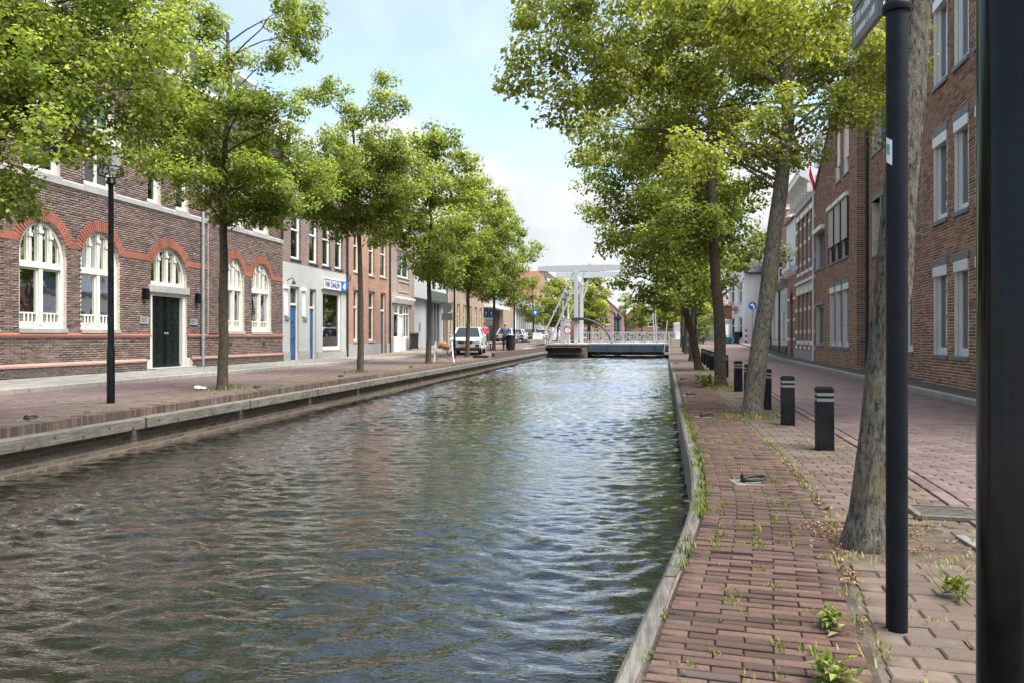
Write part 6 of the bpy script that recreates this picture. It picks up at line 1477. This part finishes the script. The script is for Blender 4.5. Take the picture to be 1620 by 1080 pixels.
# ---- vehicles: front looks along -y
def car(loc, rz, paint, lab, tall=1.56, wid=.91, length=4.25, group=None, plate='plate_yellow'):
    c = empty('parked_car', loc, rz, lab, 'car', group); hl = length / 2; sh = tall * .60; w = wid
    m = MB(); prof = [(-hl + .05, .34), (-hl, .55), (-hl + .04, .80), (-hl + .30, sh - .02), (-hl + 1.15, sh + .06), (hl - .45, sh + .10), (hl - .04, sh - .02), (hl, .60), (hl - .06, .34)]
    n = len(prof); vs = []
    for f_, ins in ((-1, 0.), (-1, 1.), (1, 1.), (1, 0.)):
        pass
    sect = [(-1.0, .10), (-.9, 0), (.9, 0), (1.0, .10)]
    for xk, ins in sect:
        for y_, z_ in prof: vs.append((w * xk, y_ * (1 - ins * .35), z_ - (ins * .5 if z_ > .7 else -ins * .3)))
    fs = [tuple(range(n)), tuple(range(3 * n, 4 * n))[::-1]]
    for s_ in range(3):
        for i in range(n): fs.append((s_ * n + i, s_ * n + (i + 1) % n, (s_ + 1) * n + (i + 1) % n, (s_ + 1) * n + i))
    m.add(vs, fs); bo = m.build('body', paint, c, bevel=.05, seg=3, smooth=True)
    z0, z1 = sh + .02, tall; yb0, yb1, yt0, yt1 = -hl + 1.0, hl - .12, -hl + 1.75, hl - .75
    wb, wt = w * .90, w * .68
    def hexa(e, top=z1): return [(-wb - e, yb0 - e, z0), (wb + e, yb0 - e, z0), (wb + e, yb1 + e, z0), (-wb - e, yb1 + e, z0), (-wt - e, yt0 - e, top), (wt + e, yt0 - e, top), (wt + e, yt1 + e, top), (-wt - e, yt1 + e, top)]
    HF = [(0, 3, 2, 1), (4, 5, 6, 7), (0, 1, 5, 4), (1, 2, 6, 5), (2, 3, 7, 6), (3, 0, 4, 7)]
    m = MB(); m.add(hexa(0), HF); m.build('cabin', 'car_glass', c, bevel=.05, seg=3)
    m = MB(); h_ = hexa(.012)
    for i in range(4): m.bar(h_[i], h_[i + 4], .085, .06)
    for s_ in (-1, 1): m.bar((s_ * (wb + .0), .25, z0), (s_ * (wt + .0), .2, z1), .09, .05)
    m.build('pillar', paint, c, bevel=.01)
    m = MB(); m.add([(-wt - .03, yt0 - .05, z1 - .05), (wt + .03, yt0 - .05, z1 - .05), (wt + .03, yt1 + .05, z1 - .05), (-wt - .03, yt1 + .05, z1 - .05), (-wt + .05, yt0 + .1, z1 + .02), (wt - .05, yt0 + .1, z1 + .02), (wt - .05, yt1 - .1, z1 + .02), (-wt + .05, yt1 - .1, z1 + .02)], HF); m.build('roof', paint, c, bevel=.02)
    for sx in (-1, 1):
        for y_ in (-hl + .82, hl - .80):
            m = MB(); m.disc((sx * w - (.0 if sx < 0 else .2), y_, .33), .34, .2, 'x', 24); t_ = m.build('tyre', 'rubber', c, bevel=.03)
            m = MB(); xx = sx * (w + .012) - (.0 if sx < 0 else .02); m.ring((xx, y_, .33), .21, .025, 'x', 20, 5)
            for k in range(5): m.bar((xx + .01, y_, .33), (xx + .01, y_ + .2 * math.cos(k * 1.257), .33 + .2 * math.sin(k * 1.257)), .05, .025)
            m.build('rim', 'alloy', t_)
            m = MB(); arc = [(y_ + .40 * math.cos(math.pi * k / 12), .33 + .40 * math.sin(math.pi * k / 12)) for k in range(13)] + [(y_ + .33 * math.cos(math.pi * k / 12), .33 + .33 * math.sin(math.pi * k / 12)) for k in range(12, -1, -1)]
            xa = sx * (w + .01); m.prism(arc, 'x', min(xa, xa - sx * .06), max(xa, xa - sx * .06)); m.build('wheel_arch', 'bin_dark', c)
        m = MB(); a = sx * w; m.prism([(a * .52, sh - .16), (a * .93, sh - .12), (a * .96, sh - .26), (a * .58, sh - .27)], 'y', -hl - .012, -hl + .3); m.build('headlight', 'lamp_glass', c)
        m = MB(); m.box(sx * w * .70, sx * w * .97, hl - .2, hl + .012, sh - .28, sh - .06); m.build('taillight', 'tail_red', c, bevel=.02)
        m = MB(); m.box(sx * (w + .02), sx * (w + .2), -hl + 1.35, -hl + 1.45, sh + .06, sh + .2); m.build('mirror', paint, c, bevel=.03)
        m = MB(); m.box(sx * w * .66, sx * w * .90, -hl - .015, -hl + .1, .46, .58); m.build('fog_light', 'bin_dark', c)
    m = MB(); m.prism([(-w * .5, sh - .18), (w * .5, sh - .18), (w * .46, sh - .32), (-w * .46, sh - .32)], 'y', -hl - .02, -hl + .1); gr = m.build('grille', 'bin_dark', c)
    m = MB(); m.ring((0, -hl - .025, sh - .24), .065, .01, 'y', 18, 5); m.bar((-.04, -hl - .025, sh - .2), (0, -hl - .025, sh - .29), .012); m.bar((.04, -hl - .025, sh - .2), (0, -hl - .025, sh - .29), .012); m.build('emblem', 'alloy', c)
    MB().box(-w * .94, w * .94, -hl - .02, -hl + .2, .22, .40).build('bumper', 'bin_dark', c, bevel=.03); MB().box(-w * .94, w * .94, hl - .2, hl + .02, .24, .45).build('bumper', 'bin_dark', c, bevel=.03)
    MB().box(-.27, .27, -hl - .035, -hl - .015, .47, .58).build('licence_plate', plate, c); MB().box(-.27, .27, hl + .01, hl + .03, .62, .73).build('licence_plate', plate, c)
    return c
car((-9.85, 44.2, zr(44)), .12, 'car_white', 'white crossover facing the camera on the left street', group=None)
GC = 'cars parked beyond the left trees'
car((-13.3, 79, .5), math.pi, 'car_silver', 'silver car behind the man in blue', 1.45, group=GC); car((-13.2, 85.5, .5), math.pi, 'car_white', 'white car seen from behind, right of the silver one', 1.45, group=GC)
car((-12.3, 91, .5), math.pi, 'car_dark', 'dark car with red tail lights, third in the parked row', 1.5, group=GC); car((-11.7, 97, .5), math.pi, 'car_white', 'white hatchback nearest the bridge in the parked row', 1.5, group=GC)

# ---- people
def skin_mesh(name, mat, parent, verts, edges, rad, root=0, sub=2):
    me = bpy.data.meshes.new(name); me.from_pydata(verts, edges, []); me.materials.append(M(mat)); o = bpy.data.objects.new(name, me); link(o, parent)
    o.modifiers.new('skin', 'SKIN')
    if not me.skin_vertices: 
        bpy.context.view_layer.objects.active = o; o.select_set(True)
    sv = me.skin_vertices[0].data if me.skin_vertices else None
    if sv:
        for i, r in enumerate(rad): sv[i].radius = (r, r) if not isinstance(r, tuple) else r
        sv[root].use_root = True
    s_ = o.modifiers.new('sub', 'SUBSURF'); s_.levels = sub; s_.render_levels = sub; return o
def person(loc, rz, lab, coat, trousers, hat=None, hair='bin_dark', arms=1):
    p = empty('person', loc, rz, lab, 'person')
    bv = [(0, 0, .95), (0, .01, 1.15), (0, 0, 1.38), (0, -.01, 1.50), (0, -.02, 1.60), (0, -.03, 1.70)]; be = [(0, 1), (1, 2), (2, 3), (3, 4), (4, 5)]; br = [(.15, .11), (.14, .10), (.15, .10), .055, (.075, .09), (.065, .08)]
    for s_ in (-1, 1):
        i = len(bv); bv += [(s_ * .19, 0, 1.42), (s_ * .25, .03, 1.14), (s_ * .17, -.17, .98), (s_ * .10, -.25, 1.0)]; be += [(2, i), (i, i + 1), (i + 1, i + 2), (i + 2, i + 3)]; br += [.065, .05, .04, .035]
        j = len(bv); bv += [(s_ * .10, 0, .88), (s_ * .11, -.01, .48), (s_ * .11, .02, .09), (s_ * .12, -.12, .045)]; be += [(0, j), (j, j + 1), (j + 1, j + 2), (j + 2, j + 3)]; br += [.095, .065, .045, .04]
    skin_mesh('body', 'skin', p, bv, be, br)
    cv = [(0, 0, .86), (0, .01, 1.12), (0, 0, 1.38), (0, 0, 1.46)]; ce = [(0, 1), (1, 2), (2, 3)]; cr = [(.19, .14), (.175, .13), (.18, .125), .08]
    for s_ in (-1, 1): i = len(cv); cv += [(s_ * .20, 0, 1.42), (s_ * .26, .03, 1.14), (s_ * .18, -.16, .985)]; ce += [(2, i), (i, i + 1), (i + 1, i + 2)]; cr += [.08, .065, .055]
    skin_mesh('jacket', coat, p, cv, ce, cr)
    tv = [(0, 0, .95)]; te = []; tr_ = [(.16, .12)]
    for s_ in (-1, 1): i = len(tv); tv += [(s_ * .10, 0, .86), (s_ * .11, -.01, .48), (s_ * .11, .02, .10)]; te += [(0, i), (i, i + 1), (i + 1, i + 2)]; tr_ += [.11, .085, .07]
    skin_mesh('trousers', trousers, p, tv, te, tr_)
    for s_ in (-1, 1): MB().box(s_ * .12 - .05, s_ * .12 + .05, -.19, .08, .0, .085).build('shoe', 'bin_dark', p, bevel=.025)
    m = MB(); m.sphere((0, -.005, 1.70), .105, 12, 1.05); m.build('hair' if not hat else 'hat', hat or hair, p, smooth=True)
    if hat: m = MB(); m.lathe([(.17, 1.705), (.165, 1.72)], 0, -.01, 16); m.build('hat_brim', hat, p)
    m = MB(); m.bar((0, -.12, 1.63), (0, -.145, 1.60), .025); m.sphere((-.035, -.108, 1.645), .012, 6); m.sphere((.035, -.108, 1.645), .012, 6); m.box(-.03, .03, -.118, -.108, 1.565, 1.575); m.build('face', 'skin', p)
    return p
person((-8.45, 49.2, zr(49)), .1, 'person in blue-grey jacket and pale hat standing beside the litter bin', 'cloth_blue', 'cloth_dark', 'straw')
person((-10.9, 54.4, zr(54)), .6, 'person in pink jacket walking behind the white car', 'cloth_pink', 'cloth_dark')

# ================================================================== SMALL GROWTH AND LITTER
def tufts(name, pts, mat, seed, n=9, h=.05, w=.006, spread=.03, parent=None):
    """Grass-like blades growing out of joints: one object, nobody could count it."""
    rs = np.random.RandomState(seed); V = []; F = []; T = []
    for (x, y, z, s) in pts:
        for k in range(max(3, int(n * s))):
            a = rs.uniform(0, 6.28); bx_, by_ = x + rs.normal(0, spread * s), y + rs.normal(0, spread * s); hh = h * s * rs.uniform(.5, 1.3); ln = hh * rs.uniform(.2, .9)
            ww = w * rs.uniform(.7, 1.5) * (.6 + .4 * s); px_, py_ = -math.sin(a) * ww, math.cos(a) * ww; i = len(V)
            V += [(bx_ - px_, by_ - py_, z), (bx_ + px_, by_ + py_, z), (bx_ + math.cos(a) * ln * .45 + px_ * .8, by_ + math.sin(a) * ln * .45 + py_ * .8, z + hh * .65), (bx_ + math.cos(a) * ln * .45 - px_ * .8, by_ + math.sin(a) * ln * .45 - py_ * .8, z + hh * .65), (bx_ + math.cos(a) * ln, by_ + math.sin(a) * ln, z + hh)]
            F += [(i, i + 1, i + 2), (i, i + 2, i + 3), (i + 3, i + 2, i + 4)]; T += [rs.uniform()] * 5
    return np_mesh(name, np.array(V), np.array(F), np.array(T), mat, parent, k=3, kind='stuff')
rw_ = random.Random(77); pts = []
for _ in range(150):                                          # joints of the brick strip
    y = 1.9 + 9 * rw_.random() ** 1.4; k = rw_.choice((1, 2, 3, 4, 5)); x = edge_s(y) + .105 + k * .1055 + rw_.gauss(0, .01)
    for _ in range(rw_.randint(1, 4)): pts.append((x + rw_.gauss(0, .012), y + rw_.gauss(0, .06), -.006, rw_.uniform(.3, 1.0)))
tag(tufts('weeds', pts, 'weed_leaf', 1, 14, .028, .0026, .018), 'small green weeds sprouting in the joints of the brick strip', 'weeds')
pts = [(edge_s(y) + .09 + rw_.gauss(0, .012), y, -.02, rw_.uniform(.4, 1.3)) for y in [2.6, 2.64, 3.0] + [3.6 + 9 * rw_.random() for _ in range(170)] if not 4.2 < y < 4.6]
tag(tufts('edge_grass', pts, 'weed_leaf', 2, 14, .045, .0035, .022), 'green grass growing along the timber edging of the right quay', 'grass')
pts = [(edge_s(y) + .83 + rw_.gauss(0, .03), y, -.01, rw_.uniform(.3, 1.0)) for y in [1.5 + 20 * rw_.random() ** 1.3 for _ in range(260)]]
pts += [(rw_.uniform(.95, 1.85), rw_.choice((3.86, 3.95, 4.75)) + rw_.gauss(0, .06), -.005, rw_.uniform(.3, .9)) for _ in range(45)] + [(rw_.uniform(1.3, 2.1), rw_.uniform(10.3, 11.5), 0, rw_.uniform(.4, 1.3)) for _ in range(130)] + [(rw_.uniform(1.5, 2.3), rw_.uniform(16.2, 17.6), 0, rw_.uniform(.6, 1.6)) for _ in range(120)]
pts += [(edge_s(y) + rw_.uniform(.9, 1.7), y, -.008, rw_.uniform(.2, .7)) for y in [1.6 + 26 * rw_.random() ** 1.2 for _ in range(300)]]
tag(tufts('verge_grass', pts, 'dry_grass', 3, 10, .035, .003, .035), 'yellowish grass in the seams of the right verge', 'grass')
pts = [(LQ + rw_.uniform(-.22, .03), 5 + 45 * rw_.random() ** 1.3, -.10, rw_.uniform(.6, 1.8)) for _ in range(55)] + [(-8.58 + rw_.gauss(0, .2), yb_ + rw_.gauss(0, .3), 0, rw_.uniform(.5, 1.5)) for yb_ in (14.5, 22.3, 30.4, 40) for _ in range(22)] + [(-7.75 + rw_.gauss(0, .08), 6 + 40 * rw_.random(), 0, rw_.uniform(.3, .9)) for _ in range(70)]
tag(tufts('quay_weeds', pts, 'weed_leaf', 4, 9, .06, .006, .05), 'green weeds on the kerb and beams of the left quay', 'weeds')
# dry leaves in the pit and the seam
rs = np.random.RandomState(12); cl = [(rw_.uniform(1.0, 1.8), rw_.uniform(4.0, 4.72), -.004, .09, .3) for _ in range(24)] + [(edge_s(y) + .83 + rw_.gauss(0, .02), y, .0, .035, .4) for y in [1.4 + 6 * rw_.random() for _ in range(42)]] + [(1.05 + rw_.gauss(0, .05), 4.5 + rw_.gauss(0, .15), .006, .10, .5) for _ in range(26)] + [(edge_s(y) + rw_.uniform(.88, 1.5), y, -.002, .05, .5) for y in [1.5 + 7 * rw_.random() for _ in range(20)]]
V, F, T = leaf_cloud(cl, 20, .017, rs, .3, flat=.06); V[:, 2] = np.clip(V[:, 2], -.01, .03)
tag(np_mesh('fallen_leaves', V, F, T, 'dry_leaf', None, k=3, kind='stuff'), 'brown dry leaves in the tree pit and along the seam', 'leaves')
def weed_plant(x, y, s, lab, seed, spikes=0, narrow=.17):
    r = empty('weed_plant', (x, y, 0), 0, lab, 'weed', 'leafy weeds on the right verge'); rnd2 = random.Random(seed); m = MB()
    for k in range(int(85 * min(1.2, s))):
        a = k * 2.4; el = rnd2.uniform(.1, 1.3); l_ = s * rnd2.uniform(.035, .08); h0 = s * rnd2.uniform(0, .07); w = l_ * narrow
        d = Vector((math.cos(a) * math.cos(el), math.sin(a) * math.cos(el), math.sin(el))); sd_ = Vector((-math.sin(a), math.cos(a), 0)); b0 = Vector((rnd2.gauss(0, .025 * s), rnd2.gauss(0, .025 * s), h0))
        m.add([b0, b0 + d * l_ * .45 + sd_ * w, b0 + d * l_ * .95 - Vector((0, 0, l_ * .25)), b0 + d * l_ * .45 - sd_ * w], [(0, 1, 2, 3)])
    m.build('leaves', 'weed_leaf', r)
    if spikes:
        m = MB(); [m.tube([(rnd2.gauss(0, .03), rnd2.gauss(0, .03), 0), (rnd2.gauss(0, .06), rnd2.gauss(0, .05), .11 * s)], .0025, 4) for _ in range(spikes)]; m.build('flower_spike', 'dry_grass', r)
weed_plant(.745, 2.95, .85, 'leafy green weed in the seam beside the brick strip, farther of two', 1); weed_plant(.63, 2.48, 1.0, 'bushy green weed at the lower edge of the picture', 2); weed_plant(.86, 2.28, .9, 'feathery green weed left of the thick black post', 4, narrow=.12)
weed_plant(1.36, 3.42, .9, 'flat plantain with upright seed spikes right of the signpost', 3, 4)
weed_plant(1.62, 16.75, 3.2, 'clump of green shoots at the foot of the upright tree', 5)
